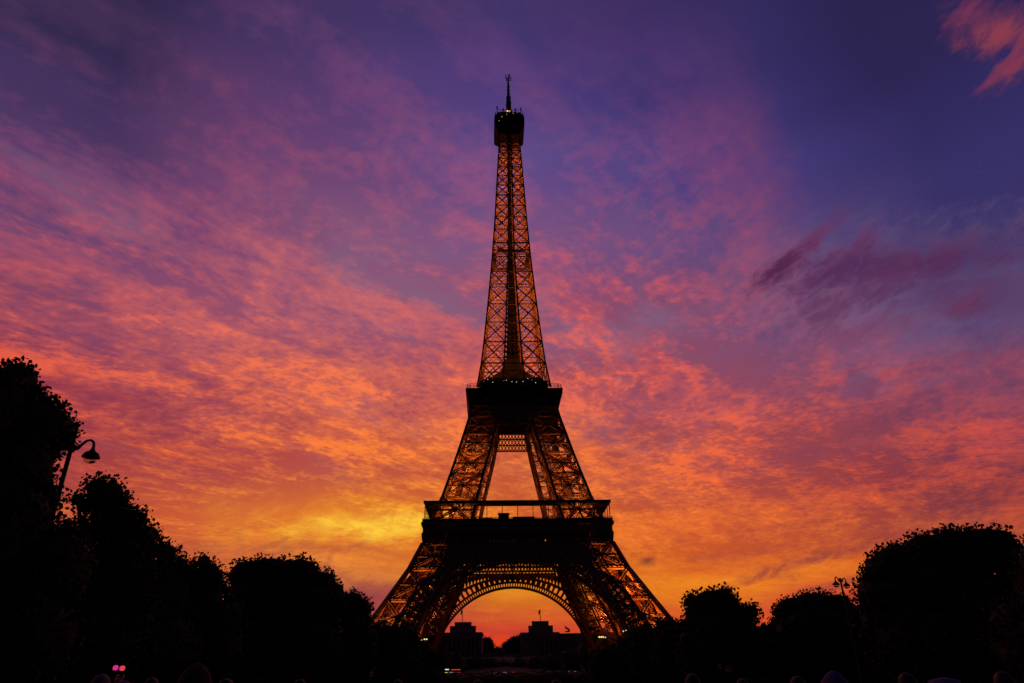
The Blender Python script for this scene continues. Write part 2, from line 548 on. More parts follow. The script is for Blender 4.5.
def interp(tab, z):
    return float(np.interp(z, [t[0] for t in tab], [t[1] for t in tab]))


W_TAB = [(0, 62.5), (12, 55.6), (22.2, 49.7), (36.2, 41.3), (46, 36.0), (57.6, 32.8), (67.4, 29.1), (84.7, 24.2), (105.5, 18.9),
         (115.7, 17.0), (124.6, 15.0), (145, 13.0), (166.4, 11.2), (190, 9.45), (215, 8.0), (228, 7.45), (248.4, 6.5), (267, 5.6), (277, 5.2)]
I_TAB = [(0, 37.5), (15, 35.8), (26, 32.2), (40, 25), (57.6, 17.5), (75, 14), (88, 10.8), (101, 7.6), (116, 5.2), (124.6, 4.6), (150, 3.2),
         (196, 1.3), (267, 0.95)]


def Wz(z): return interp(W_TAB, z)
def Iz(z): return interp(I_TAB, z)


def corner(sx, sy, a, b, z):
    """leg corner: a, b pick the outer (1) or inner (0) line along x and y"""
    return np.array([sx * (Wz(z) if a else Iz(z)), sy * (Wz(z) if b else Iz(z)), z])


def leg_mesh(sx, sy, zs, chord, dw, fl, step, fine=True, laced=True):
    m = MB()
    cs = [(1, 1), (0, 1), (0, 0), (1, 0)]
    for i in range(len(zs) - 1):
        z0, z1 = zs[i], zs[i + 1]
        for k in range(4):
            a, b = cs[k]
            m.bar(corner(sx, sy, a, b, z0), corner(sx, sy, a, b, z1 + 0.05), chord)
            a2, b2 = cs[(k + 1) % 4]
            p0, q0 = corner(sx, sy, a, b, z0), corner(sx, sy, a2, b2, z0)
            p1, q1 = corner(sx, sy, a, b, z1), corner(sx, sy, a2, b2, z1)
            n = np.cross(q0 - p0, p1 - p0); n /= np.linalg.norm(n)
            if laced:
                m.truss(p0, q1, dw, fl, n, step)
                m.truss(q0, p1, dw, fl, n, step)
                m.truss(p1, q1, dw, fl, n, step)
                if fine:
                    pm, qm = (p0 + p1) / 2, (q0 + q1) / 2
                    c = (p0 + q0 + p1 + q1) / 4
                    m.truss(pm, c, dw * 0.6, fl * 0.7, n, step)
                    m.truss(c, qm, dw * 0.6, fl * 0.7, n, step)
                    m.truss((p0 + q0) / 2, c, dw * 0.5, fl * 0.7, n, step)
            else:
                m.bar(p0, q1, dw, dw * 0.7, n)
                m.bar(q0, p1, dw, dw * 0.7, n)
                m.bar(p1, q1, dw * 1.1, dw * 1.1, n)
                if fine:
                    pm, qm = (p0 + p1) / 2, (q0 + q1) / 2
                    m.bar(pm, qm, dw * 0.6, dw * 0.5, n)
        # horizontal diaphragm
        if laced:
            P = [corner(sx, sy, a, b, z1) for a, b in cs]
            m.truss(P[0], P[2], dw * 0.7, fl * 0.8, (0, 0, 1), step)
            m.truss(P[1], P[3], dw * 0.7, fl * 0.8, (0, 0, 1), step)
    return m


def floodlight(parent, p, aim, size=0.5, matl='lamp'):
    """a projector housing with a glowing glass, on the tower's own frame"""
    p = Vector(p); a = Vector(aim).normalized()
    h = MB()
    h.bar(p - a * size * 0.5, p + a * size * 0.45, size * 1.2, size)
    o = h.build('floodlight', M['iron_shade'], parent)
    g = MB()
    g.bar(p + a * size * 0.46, p + a * size * 0.52, size * 1.05, size * 0.85)
    g.build('lens', M[matl], o)
    return o


def glow(name, p, power, color, parent, r=0.4):
    l = bpy.data.lights.new(name, 'POINT')
    l.energy = power
    l.color = color
    l.shadow_soft_size = r
    o = bpy.data.objects.new(name, l)
    o.location = p
    col.objects.link(o)
    o.parent = parent
    return o


SODIUM = (1.0, 0.24, 0.028)


def make_tower():
    T = empty('iron_tower', (0, 0, 0), 0, 'tall brown wrought iron lattice tower with golden lights inside, standing at the centre', 'tower')
    lv_low = [4.5, 17.5, 29.5, 40.5, 50.0]
    lv_mid = [58.0, 68.5, 78.5, 88.0, 97.0, 105.5, 112.0]
    for sx in (-1, 1):
        for sy in (-1, 1):
            lg = leg_mesh(sx, sy, lv_low, 1.3, 1.3, 0.36, 1.5)
            # inclined lift rails and stair flights inside the leg
            for off in (0.32, 0.5, 0.68):
                f = lambda z, o=off: np.array([sx * (Iz(z) + (Wz(z) - Iz(z)) * o), sy * (Iz(z) + (Wz(z) - Iz(z)) * 0.5), z])
                zz = np.linspace(2, 56, 9)
                for i in range(8): lg.truss(f(zz[i]), f(zz[i + 1]), 0.9, 0.22, (0, 1, 0.0), 1.2)
            L = lg.build('leg', M['iron'], T)
            tr = MB()
            zz = np.linspace(3, 49, 8)
            for off in (0.04, 0.2, 0.36):
                for ob in (0.97, 0.5, 0.05):
                    f = lambda z, o=off, p=ob: np.array([sx * (Iz(z) + (Wz(z) - Iz(z)) * o), sy * (Iz(z) + (Wz(z) - Iz(z)) * p), z])
                    for i in range(7): tr.truss(f(zz[i]), f(zz[i + 1]), 1.9, 0.3, (0, 1, 0.0), 1.1)
            tr.build('shade_truss', M['iron_shade'], L)  # added dark trusses, only there to darken the leg's inner half
            for a in (0, 1):
                for b in (0, 1):
                    c = corner(sx, sy, a, b, 2.0)
                    s = MB()
                    s.frustum([(3.6, 0), (3.4, 0.6), (2.6, 0.7), (1.9, 4.2), (1.6, 4.6)])
                    s.v = [(v[0] + c[0], v[1] + c[1], v[2]) for v in s.v]
                    s.build('masonry_pier', M['stone'], L)
            for z in ((18, 33) if sy < 0 else (30,)):
                cx = sx * (Wz(z) + Iz(z)) / 2; cy = sy * (Wz(z) + Iz(z)) / 2
                floodlight(L, (cx + 1.2, cy, z - 0.6), (-0.2, 0, 1), 0.7)
                glow('floodlight_glow', (cx + 1.2, cy, z + 0.2), 9000 * LOWK * (1.0 if sy < 0 else 0.45), SODIUM, L)
            up = leg_mesh(sx, sy, lv_mid, 1.0, 1.0, 0.27, 1.2)
            for off in (0.35, 0.62):
                f = lambda z, o=off: np.array([sx * (Iz(z) + (Wz(z) - Iz(z)) * o), sy * (Iz(z) + (Wz(z) - Iz(z)) * 0.5), z])
                zz = np.linspace(58, 114, 9)
                for i in range(8): up.truss(f(zz[i]), f(zz[i + 1]), 0.8, 0.2, (0, 1, 0.0), 1.1)
            U = up.build('upper_leg', M['iron'], T)
            for z in (64, 82):
                cx = sx * (Wz(z) + Iz(z)) / 2; cy = sy * (Wz(z) + Iz(z)) / 2
                floodlight(U, (cx + 0.9, cy, z - 0.6), (-0.2, 0, 1), 0.6)
                glow('floodlight_glow', (cx + 0.9, cy, z + 0.2), 3600 * MIDK * (1.0 if sy < 0 else 0.4), SODIUM, U)

    # ---- arches, one in each face, leaning with it
    def face(rot, x, z, inset=0.0):
        """point on a face: x across, z up, lying on the leaning outer plane"""
        w = Wz(min(z, 50)) + 0.35 - inset
        v = np.array([x, -w, z])
        for _ in range(rot): v = np.array([-v[1], v[0], v[2]])
        return v
    ZC = 6.3
    for rot in range(4):
        m = MB()
        n = face(rot, 0, 30); n = np.array([n[0], n[1], 20.0]); n /= np.linalg.norm(n)
        R1, R2 = 37.0, 39.1

        def pt(R, t, ins=0.0):
            # the arch is deeper towards its feet
            return face(rot, R * math.sin(t), ZC + R * math.cos(t), ins)

        def R3(t): return 40.6 + 3.4 * min(1.0, abs(t) / 0.85) ** 1.3
        NT_ = 96
        T0 = 1.42
        ts = np.linspace(-T0, T0, NT_ + 1)
        for i in range(NT_):
            a, b = ts[i], ts[i + 1]
            for ins in (0.0, 3.4):
                m.bar(pt(R1, a, ins), pt(R1, b, ins), 0.55, 0.7, n)
                m.bar(pt(R2, a, ins), pt(R2, b, ins), 0.4, 0.5, n)
                m.bar(pt(R3(a), a, ins), pt(R3(b), b, ins), 0.55, 0.6, n)
            m.bar(pt(R1, a), pt(R2, a), 0.5, 0.35, n)
            m.bar(pt(R1, a, 3.4), pt(R2, a, 3.4), 0.5, 0.35, n)
            m.bar(pt(R1, a), pt(R1, a, 3.4), 0.2, 0.2)
            if i % 2 == 0:
                m.bar(pt(R2, a), pt(R3(a), a), 0.95 if abs(a) > 0.42 else 1.8, 0.4, n)
                m.bar(pt(R2, a, 3.4), pt(R3(a), a, 3.4), 0.85, 0.4, n)
                m.bar(pt(R3(a), a), pt(R3(a), a, 3.4), 0.25, 0.25)
                # rounded heads of the openings
                e = ts[min(i + 2, NT_)]
                for fa, fb in ((0.0, 0.35), (1.0, 0.65)):
                    ta = a + (e - a) * fa; tb = a + (e - a) * fb
                    m.bar(pt(R3(ta) - 1.0, ta), pt(R3(tb) - 0.25, tb), 0.45, 0.3, n)
        # spandrel lattice up to the girder, with a deep horizontal rib over the crown
        for (xa, xb, zr, wr) in ((-19, 19, 48.9, 1.0), (-11, 11, 47.5, 0.9)):
            m.bar(face(rot, xa, zr), face(rot, xb, zr), 0.4, wr)
        for sgn in (-1, 1):
            prev = None
            for x in np.arange(0.0, 27, 1.5):
                zb = ZC + math.sqrt(max(0, (40.9 + 3.2 * min(1, x / 30)) ** 2 - x * x))
                lim = 49.6
                if zb < lim:
                    p, q = face(rot, sgn * x, zb), face(rot, sgn * x, lim)
                    m.bar(p, q, 0.75, 0.5, n)
                    if prev is not None:
                        m.bar(prev[0], q, 0.5, 0.3, n); m.bar(prev[1], p, 0.5, 0.3, n)
                        kk = max(2, int((lim - zb) / 2.0))
                        for j in range(1, kk):
                            f = j / kk
                            m.bar(prev[0] * (1 - f) + prev[1] * f, p * (1 - f) + q * f, 0.42, 0.3, n)
                    prev = (p, q)
        m.build('arch', M['iron'], T)

    # ---- first platform
    d = MB()
    H = 35.2
    hole = 13.0
    for (x0, x1, y0, y1) in ((-H, H, -H, -hole), (-H, H, hole, H), (-H, -hole, -hole, hole), (hole, H, -hole, hole)):
        d.box(x0, x1, y0, y1, 56.7, 57.6)
    # joists underneath
    for i in range(-8, 9):
        if abs(i * 4.1) < hole:
            d.box(i * 4.1 - 0.25, i * 4.1 + 0.25, -33, -hole, 54.6, 56.69); d.box(i * 4.1 - 0.25, i * 4.1 + 0.25, hole, 33, 54.6, 56.69)
        else:
            d.box(i * 4.1 - 0.25, i * 4.1 + 0.25, -33, 33, 54.6, 56.69)
    P1 = d.build('first_platform', M['iron_shade'], T)

    def ring_pt(rot, x, w, z):
        v = np.array([x, -w, z])
        for _ in range(rot): v = np.array([-v[1], v[0], v[2]])
        return v
    for rot in range(4):
        # lattice girder under the floor, two rows of crosses
        g = MB()
        for zz in (49.9, 51.9, 53.9):
            g.bar(ring_pt(rot, -33.6, 33.9, zz), ring_pt(rot, 33.6, 33.9, zz), 0.6, 0.75)
        k = 46
        for r_ in range(2):
            za, zb = 50.0 + 1.9 * r_, 51.9 + 1.9 * r_
            for i in range(k):
                xa = -33.6 + 67.2 * i / k; xb = -33.6 + 67.2 * (i + 1) / k
                g.bar(ring_pt(rot, xa, 33.9, za), ring_pt(rot, xb, 33.9, zb), 0.5, 0.4, ring_pt(rot, 0, 1, 0))
                g.bar(ring_pt(rot, xb, 33.9, za), ring_pt(rot, xa, 33.9, zb), 0.5, 0.4, ring_pt(rot, 0, 1, 0))
        g.build('girder', M['iron'], P1)
        # frieze with its moulding and the curved consoles below it
        f = MB()
        a = ring_pt(rot, -35.1, 35.0, 0); b = ring_pt(rot, 35.1, 35.0, 0)
        def slab(z0, z1, w, t):
            p = ring_pt(rot, -w - t / 2 + 0.02, w, (z0 + z1) / 2); q = ring_pt(rot, w + t / 2 - 0.02, w, (z0 + z1) / 2)
            f.bar(p, q, t, z1 - z0)
        slab(53.9, 56.6, 34.9, 0.5)
        slab(56.65, 57.75, 35.45, 0.7)
        slab(53.6, 54.0, 35.0, 0.9)
        for i in range(19):
            x = -34.2 + 68.4 * i / 18
            prev = None
            for s in range(6):
                z = 46.5 + 7.2 * s / 5
                w = 33.3 + 2.1 * (s / 5) ** 0.45
                q = ring_pt(rot, x, w, z)
                if prev is not None: f.bar(prev, q, 0.5, 0.6, ring_pt(rot, 0, 1, 0))
                prev = q
            if i < 18:  # arcade between consoles
                for s in range(6):
                    t0 = math.pi * s / 6; t1 = math.pi * (s + 1) / 6
                    xa = x + 1.9 - 1.7 * math.cos(t0); xb = x + 1.9 - 1.7 * math.cos(t1)
                    f.bar(ring_pt(rot, xa, 34.9, 51.6 + 1.7 * math.sin(t0)), ring_pt(rot, xb, 34.9, 51.6 + 1.7 * math.sin(t1)), 0.35, 0.4)
        f.build('frieze', M['iron'], P1)
        r = MB()
        r.bar(ring_pt(rot, -35.3, 35.3, 59.25), ring_pt(rot, 35.3, 35.3, 59.25), 0.14, 0.14)
        r.bar(ring_pt(rot, -35.3, 35.3, 58.55), ring_pt(rot, 35.3, 35.3, 58.55), 0.1, 0.1)
        for i in range(95):
            x = -35.3 + 70.6 * i / 94
            r.bar(ring_pt(rot, x, 35.3, 57.7), ring_pt(rot, x, 35.3, 59.2), 0.16 if i % 4 else 0.28)
        r.bar(ring_pt(rot, -35.2, 35.2, 58.35), ring_pt(rot, 35.2, 35.2, 58.35), 0.06, 1.1)
        r.build('railing', M['iron_shade'], P1)
        c = MB()
        p = ring_pt(rot, -32.3, 32.3, 65.0); q = ring_pt(rot, 32.3, 32.3, 65.0)
        c.bar(ring_pt(rot, -34.9 if rot % 2 == 0 else -29.3, 32.1, 65.1), ring_pt(rot, 34.9 if rot % 2 == 0 else 29.3, 32.1, 65.1), 5.6, 0.5)
        c.bar(ring_pt(rot, -35.3, 34.95, 65.2), ring_pt(rot, 35.3, 34.95, 65.2), 0.25, 1.1)
        C = c.build('gallery_canopy', M['iron_shade'], P1)
        for i in range(13):
            x = -34.6 + 69.2 * i / 12
            pm = MB()
            pm.bar(ring_pt(rot, x, 34.7, 57.65), ring_pt(rot, x, 34.7, 64.8), 0.24)
            pm.build('post', M['iron_shade'], C)
    # glazed pavilions and small kiosks standing on the first floor
    for rot in range(1, 4):
        pv = MB()
        p = ring_pt(rot, -14, 25.5, 59.9); q = ring_pt(rot, 14, 25.5, 59.9)
        pv.bar(p, q, 7.0, 4.4)
        pv.bar(ring_pt(rot, -14.4, 25.5, 62.3), ring_pt(rot, 14.4, 25.5, 62.3), 7.8, 0.4)
        pv.build('pavilion', M['iron_shade'], P1)
    for (x0, x1, y0, h) in ((-7.2, -3.2, -31.5, 3.9), (-1.5, 6.5, -29.5, 2.9), (-13, -9.5, -30, 2.4)):
        kb = MB()
        kb.box(x0, x1, y0, y0 + 2.6, 57.65, 57.6 + h)
        kb.box(x0 - 0.2, x1 + 0.2, y0 - 0.2, y0 + 2.8, 57.65 + h, 57.85 + h)
        kb.build('kiosk', M['iron_shade'], P1)

    # ---- second platform
    s = MB()
    s.frustum([(19.0, 110.6), (19.4, 110.8), (19.6, 112.2), (20.6, 115.3), (20.7, 116.9)])
    P2 = s.build('second_platform', M['iron_shade'], T)
    s = MB()
    s.frustum([(20.85, 116.95), (20.85, 117.5), (20.3, 117.55)])
    s.build('cornice', M['iron_shade'], P2)
    for rot in range(4):
        r = MB()
        for z in (118.2, 118.9):
            r.bar(ring_pt(rot, -20.3, 20.3, z), ring_pt(rot, 20.3, 20.3, z), 0.12)
        for i in range(29):
            x = -20.3 + 40.6 * i / 28
            r.bar(ring_pt(rot, x, 20.3, 117.5), ring_pt(rot, x, 20.3, 118.9), 0.14)
            r.bar(ring_pt(rot, x, 20.3, 118.9), ring_pt(rot, x, 18.9, 120.2), 0.12)
        r.bar(ring_pt(rot, -19, 18.9, 120.2), ring_pt(rot, 19, 18.9, 120.2), 0.16)
        r.build('railing', M['iron_shade'], P2)
        # lattice girder hanging between the legs
        g = MB()
        wz = 19.2
        for zz in (102.0, 104.9, 107.8, 110.4):
            g.bar(ring_pt(rot, -9, wz, zz), ring_pt(rot, 9, wz, zz), 0.45, 0.55)
        k = 11
        for r_ in range(3):
            za, zb = 102.0 + 2.9 * r_, 104.9 + 2.9 * r_
            for i in range(k):
                xa = -8.6 + 17.2 * i / k; xb = -8.6 + 17.2 * (i + 1) / k
                xm, zm = (xa + xb) / 2, (za + zb) / 2
                for (u0, w0, u1, w1) in ((xa, za, xb, zb), (xb, za, xa, zb)):
                    g.bar(ring_pt(rot, u0, wz, w0), ring_pt(rot, u1, wz, w1), 0.4, 0.4, ring_pt(rot, 0, 1, 0))
        g.build('girder', M['iron'], P2)
    for sx in (-1, 1):
        for sy in (-1, 1):
            kb = MB()
            kb.box(sx * 9.5 - 4.5, sx * 9.5 + 4.5, sy * 9.5 - 4.5, sy * 9.5 + 4.5, 117.0, 120.9)
            kb.box(sx * 9.5 - 5.2, sx * 9.5 + 5.2, sy * 9.5 - 5.2, sy * 9.5 + 5.2, 120.9, 121.2)
            kb.build('pavilion', M['iron_shade'], P2)
    u = MB()
    u.frustum([(14.2, 117.2), (14.8, 121.4), (14.9, 123.4), (14.2, 123.5)])
    u.frustum([(13.2, 123.5), (12.0, 126.0), (8.5, 129.0), (6.0, 131.5), (4.6, 134.5), (4.0, 139.0)])
    u.build('upper_gallery', M['iron_deep_shade'], P2)
    # visitors' lamps on the upper gallery
    rs = random.Random(3)
    for x, z in ((-13.2, 122.9), (-11.4, 124.0), (-9.2, 122.6), (-4.4, 123.4), (-3.2, 123.6), (-0.8, 122.9), (1.2, 122.7), (4.1, 122.9), (6.2, 124.4), (8.0, 123.8), (9.6, 122.4), (13.2, 123.2)):
        lm = MB()
        lm.box(x - 0.13, x + 0.13, -15.15, -14.93, z - 0.1, z + 0.1)
        lm.build('gallery_lamp', M['lamp_white'], P2)

    # ---- upper shaft
    zs = [120.0]
    while zs[-1] < 270:
        zs.append(zs[-1] + max(5.2, (Wz(zs[-1]) - Iz(zs[-1])) * 1.1))
    zs[-1] = 276.0
    sh = MB()
    for sx in (-1, 1):
        for sy in (-1, 1):
            q = leg_mesh(sx, sy, zs, 0.7, 0.46, 0.15, 1.0, fine=False, laced=False)
            sh.verts(q.v, q.f)
    for z0, z1 in zip(zs[:-1], zs[1:]):
        # ties between the four corner posts, across the gap
        for rot in range(4):
            sh.bar(ring_pt(rot, -Iz(z1), Wz(z1), z1), ring_pt(rot, Iz(z1), Wz(z1), z1), 0.35, 0.4)
    S = sh.build('shaft', M['iron'], T)
    co = MB()
    for z0, z1 in zip(zs[:-1], zs[1:]):
        h0, h1 = max(1.0, Iz(z0) * 0.98), max(1.0, Iz(z1) * 0.98)
        for sx, sy in ((-1, -1), (1, -1), (1, 1), (-1, 1)):
            co.bar((sx * h0, sy * h0, z0), (sx * h1, sy * h1, z1), 0.5)
        for rot in range(4):
            for f0 in (0.0, 0.25, 0.5, 0.75):
                f1 = f0 + 0.25
                za, zb = z0 + (z1 - z0) * f0, z0 + (z1 - z0) * f1
                ha, hb = h0 + (h1 - h0) * f0, h0 + (h1 - h0) * f1
                co.bar(ring_pt(rot, -ha, ha, za), ring_pt(rot, hb, hb, zb), 0.24)
                co.bar(ring_pt(rot, ha, ha, za), ring_pt(rot, -hb, hb, zb), 0.24)
                co.bar(ring_pt(rot, -ha, ha, za), ring_pt(rot, ha, ha, za), 0.3)
                if h0 > 1.6:
                    co.bar(ring_pt(rot, -ha / 3, ha, za), ring_pt(rot, -hb / 3, hb, zb), 0.35)
                    co.bar(ring_pt(rot, ha / 3, ha, za), ring_pt(rot, hb / 3, hb, zb), 0.35)
    # stair newel and lift guides in the middle
    co.box(-0.7, -0.12, -0.4, 0.4, 120, 274)
    co.box(0.12, 0.7, -0.4, 0.4, 120, 274)
    co.frustum([(3.4, 120), (2.6, 145), (1.3, 185), (0.75, 200), (0.6, 274)])
    co.build('lift_core', M['iron_deep_shade'], S)
    ip = MB()
    for rot in range(4):
        ip.bar(ring_pt(rot, -9.2, 9.15, 196), ring_pt(rot, 9.2, 9.15, 196), 0.35, 0.5)
        ip.bar(ring_pt(rot, -6.9, 8.1, 195.7), ring_pt(rot, 6.9, 8.1, 195.7), 1.7, 0.2)
        ip.bar(ring_pt(rot, -9.1, 9.1, 197.4), ring_pt(rot, 9.1, 9.1, 197.4), 0.12)
        for i in range(10):
            x = -9.1 + 18.2 * i / 9
            ip.bar(ring_pt(rot, x, 9.1, 196.3), ring_pt(rot, x, 9.1, 197.4), 0.1)
    ip.build('intermediate_platform', M['iron_shade'], S)
    lv = [128, 139, 150, 161, 172, 183, 201, 211, 221, 231, 241, 251, 261]
    for z in lv:
        w = (Wz(z) + Iz(z)) / 2
        for sx, sy in ((-1, -1), (1, -1), (1, 1), (-1, 1)):
            floodlight(S, (sx * w, sy * w, z - 0.5), (0, 0, 1), 0.4)
            glow('floodlight_glow', (sx * w, sy * w, z + 0.1), (620 if z > 130 else 260) * TOPK * (Wz(z) - Iz(z)) ** 1.5 / 15, SODIUM, S, 0.25)

    # ---- top cabin, mast
    c = MB()
    c.frustum([(5.5, 274.5), (6.4, 276.2), (7.8, 278.4), (8.1, 278.8), (8.2, 280.0)])
    K = c.build('top_cabin', M['iron_shade'], T)
    c = MB()
    c.frustum([(8.35, 280.05), (8.35, 280.5)])
    c.frustum([(7.8, 280.5), (7.9, 284.5), (7.4, 286.8), (6.6, 288.4), (6.3, 289.6)])
    for rot in range(4):
        for i in range(17):
            x = -8.2 + 16.4 * i / 16
            c.bar(ring_pt(rot, x, 8.25, 280.5), ring_pt(rot, x * 0.94, 7.9, 286.4), 0.13)
            c.bar(ring_pt(rot, x * 0.94, 7.9, 286.4), ring_pt(rot, x * 0.88, 7.3, 289.2), 0.13)
        for z in (281.6, 282.8, 284.0, 285.2):
            c.bar(ring_pt(rot, -8.25, 8.27, z), ring_pt(rot, 8.25, 8.27, z), 0.1)
    c.build('caged_gallery', M['iron_shade'], K)
    r = MB()
    for rot in range(4):
        r.bar(ring_pt(rot, -6.6, 6.6, 291.0), ring_pt(rot, 6.6, 6.6, 291.0), 0.12)
        for i in range(9):
            x = -6.6 + 13.2 * i / 8
            r.bar(ring_pt(rot, x, 6.6, 289.6), ring_pt(rot, x, 6.6, 291.0), 0.12)
    r.build('roof_railing', M['iron_shade'], K)
    for (x, y, z, h, s_) in ((-6.6, -5.5, 289.2, 5.4, 0.5), (-5.2, 3, 289.2, 4.2, 0.4), (6.7, -5, 289.2, 5.0, 0.45), (5.4, 4, 289.2, 4.4, 0.4), (6.9, -1, 289.2, 3.8, 0.6),
                             (-3.2, -5.8, 289.2, 3.4, 0.5), (3.6, -6, 289.2, 3.6, 0.5), (-6.9, 0.5, 289.2, 3.4, 0.6), (0.9, -6.2, 289.2, 2.6, 0.4)):
        a = MB()
        a.bar((x, y, z), (x, y, z + h), 0.22)
        a.bar((x, y, z + h - 1.6), (x, y, z + h - 0.1), s_ * 1.5, s_)
        a.bar((x - s_ * 1.4, y, z + h * 0.55), (x + s_ * 1.4, y, z + h * 0.55), 0.18)
        a.build('antenna', M['iron_shade'], K)
    h = MB()
    h.frustum([(4.4, 289.6), (4.4, 291.8), (3.0, 292.8)])
    h.lathe([(2.6, 292.7), (2.7, 293.6), (2.2, 295.2), (1.7, 296.6), (1.5, 297.2)], n=16)
    h.build('cupola', M['iron_shade'], K)
    for sx in (-1, 1):
        b = MB()
        b.lathe([(0.15, 0), (0.5, 0.1), (0.5, 0.8), (0.15, 1.0)], (sx * 0.8, -3.6, 292.4), 10)
        b.build('beacon', M['lamp'], K)
    for x, y, z in ((-4.1, -8.45, 284.0), (-5.6, -8.5, 281.0), (-1.5, -8.4, 286.0), (2.2, -6.7, 288.4), (4.6, -6.7, 289.0)):
        b = MB(); b.box(x - 0.1, x + 0.1, y - 0.2, y, z - 0.1, z + 0.1); b.build('cabin_lamp', M['lamp'], K)
    a = MB()
    for sx, sy in ((-1, -1), (1, -1), (1, 1), (-1, 1)):
        a.bar((sx * 1.25, sy * 1.35, 296.5), (sx * 0.95, sy * 0.95, 306.5), 0.3)
    for i in range(10):
        z = 296 + i * 1.1; w = 1.25 - 0.3 * i / 10
        for rot in range(4):
            a.bar(ring_pt(rot, -w, w, z), ring_pt(rot, w, w, z + 1.1), 0.22)
            a.bar(ring_pt(rot, w, w, z), ring_pt(rot, -w, w, z + 1.1), 0.22)
    a.frustum([(1.1, 296), (0.95, 304)])
    a.frustum([(1.35, 301), (1.45, 301.2), (1.45, 302.6), (1.0, 303)])
    a.frustum([(1.3, 306.4), (1.3, 307.0)])
    a.cyl((0, 0, 307), (0, 0, 318), 0.75, 0.6, 10)
    a.cyl((0, 0, 318), (0, 0, 325.5), 0.5, 0.25, 8)
    mast = a.build('mast', M['iron_shade'], K)
    for k in range(4):
        t = k * math.pi / 2 + 0.5
        a = MB()
        a.bar((0, 0, 320.6), (1.6 * math.cos(t), 1.6 * math.sin(t), 321.8), 0.24)
        a.bar((1.6 * math.cos(t), 1.6 * math.sin(t), 321.0), (1.6 * math.cos(t), 1.6 * math.sin(t), 324.2), 0.42)
        a.build('antenna_arm', M['iron_shade'], mast)
    for z in (309.5, 312.5, 315.5):
        a = MB()
        for k in range(4):
            t = k * math.pi / 2
            a.bar((0, 0, z), (0.85 * math.cos(t), 0.85 * math.sin(t), z), 0.2)
            a.bar((0.85 * math.cos(t), 0.85 * math.sin(t), z - 0.7), (0.85 * math.cos(t), 0.85 * math.sin(t), z + 0.7), 0.18)
        a.build('dipole', M['iron_shade'], mast)
    # lamps near the feet of the arch and on the right leg
    def leg_lamp(px, py, dy, w, h, mt, n=1):
        p = at(px, py, TD + dy)
        q = T_INV @ p
        b = MB()
        for i in range(n):
            o = (i - (n - 1) / 2) * (w * 1.25)
            b.box(q.x - w * 0.4 + o, q.x + w * 0.4 + o, q.y - 0.15, q.y + 0.15, q.z - h * 0.4, q.z + h * 0.4)
        hs = b.build("entrance_lamp", M[mt], T)
    for a_ in ((425.6, 639.2, -53, 0.55, 0.4, 'lamp_yellow', 2), (421.6, 640, -53, 0.45, 0.4, 'lamp_white', 1), (414.5, 633.3, -53, 0.5, 0.4, 'lamp_white', 1),
               (601.2, 637, -53, 0.5, 0.5, 'lamp_yellow', 3), (605.3, 637.4, -53, 0.4, 0.4, 'lamp_white', 1),
               (623.3, 631.2, -53, 0.4, 0.4, 'lamp_white', 1), (626.0, 630.3, -53, 0.3, 0.3, 'lamp_white', 1), (655.6, 624.4, -53, 0.4, 0.35, 'lamp_white', 1)):
        leg_lamp(*a_)
    return T


LOWK, MIDK, TOPK = 1.6, 1.9, 1.7
TX = 0.0
T_MAT = Matrix.Translation((TX, TD, 0)) @ Matrix.Rotation(math.radians(2.0), 4, 'Z')
T_INV = T_MAT.inverted()
tower = make_tower()
tower.location = (TX, TD, 0)
tower.rotation_euler = (0, 0, math.radians(2.0))


# ------------------------------------------------------------------ ground
def hill(y):
    return float(np.interp(y, [-500, 366, 470, 560, 800, 20000], [0, 0, 10.6, 12.5, 33, 33]))


def make_ground():
    ys = [-400, -100, 0, 30, 60, 100, 150, 200, 260, 330, 366, 390, 415, 440, 470, 500, 530, 560, 620, 680, 740, 800, 900, 1200, 2500, 7000]
    xs = [-6000, -1500, -500, -200, -100, -60, -45, -14, 14, 45, 60, 100, 200, 500, 1500, 6000]
    vs = [(x, y, hill(y)) for y in ys for x in xs]
    n = len(xs)
    fs = [(j * n + i, j * n + i + 1, (j + 1) * n + i + 1, (j + 1) * n + i) for j in range(len(ys) - 1) for i in range(n - 1)]
    g = MB(); g.verts(vs, fs)
    tag(g.build('ground', M['earth']), kind='structure')
    for x0, x1 in ((-12, 12),):
        l = MB()
        l.verts([(x0, 20, .004), (x1, 20, .004), (x1, 225, .004), (x0, 225, .004)], [(0, 1, 2, 3)])
        tag(l.build('lawn', M['grass']), kind='structure')
    # road on the rise beyond the tower, with its kerbs
    r = MB()
    r.verts([(-160, 472, hill(472) + .02), (160, 472, hill(472) + .02), (160, 498, hill(498) + .02), (-160, 498, hill(498) + .02)], [(0, 1, 2, 3)])
    tag(r.build('road', mat('asphalt', (0.05, 0.05, 0.05), 0.9, 0, 0.2, 2)), kind='structure')
    k = MB()
    for y in (471.7, 498.3): k.box(-160, 160, y - .15, y + .15, hill(y) - .1, hill(y) + .14)
    tag(k.build('kerb', M['stone']), kind='structure')


M['earth'] = mat('park_earth', (0.045, 0.038, 0.028), 0.95, 0, 0.35, 0.5, 0.2)
make_ground()


# ------------------------------------------------------------------ trees
def ico(sub):
    bm = bmesh.new()
    bmesh.ops.create_icosphere(bm, subdivisions=sub, radius=1.0)
    v = np.array([p.co[:] for p in bm.verts]); f = [tuple(q.index for q in p.verts) for p in bm.faces]
    bm.free()
    return v, f


ICO3 = ico(3)


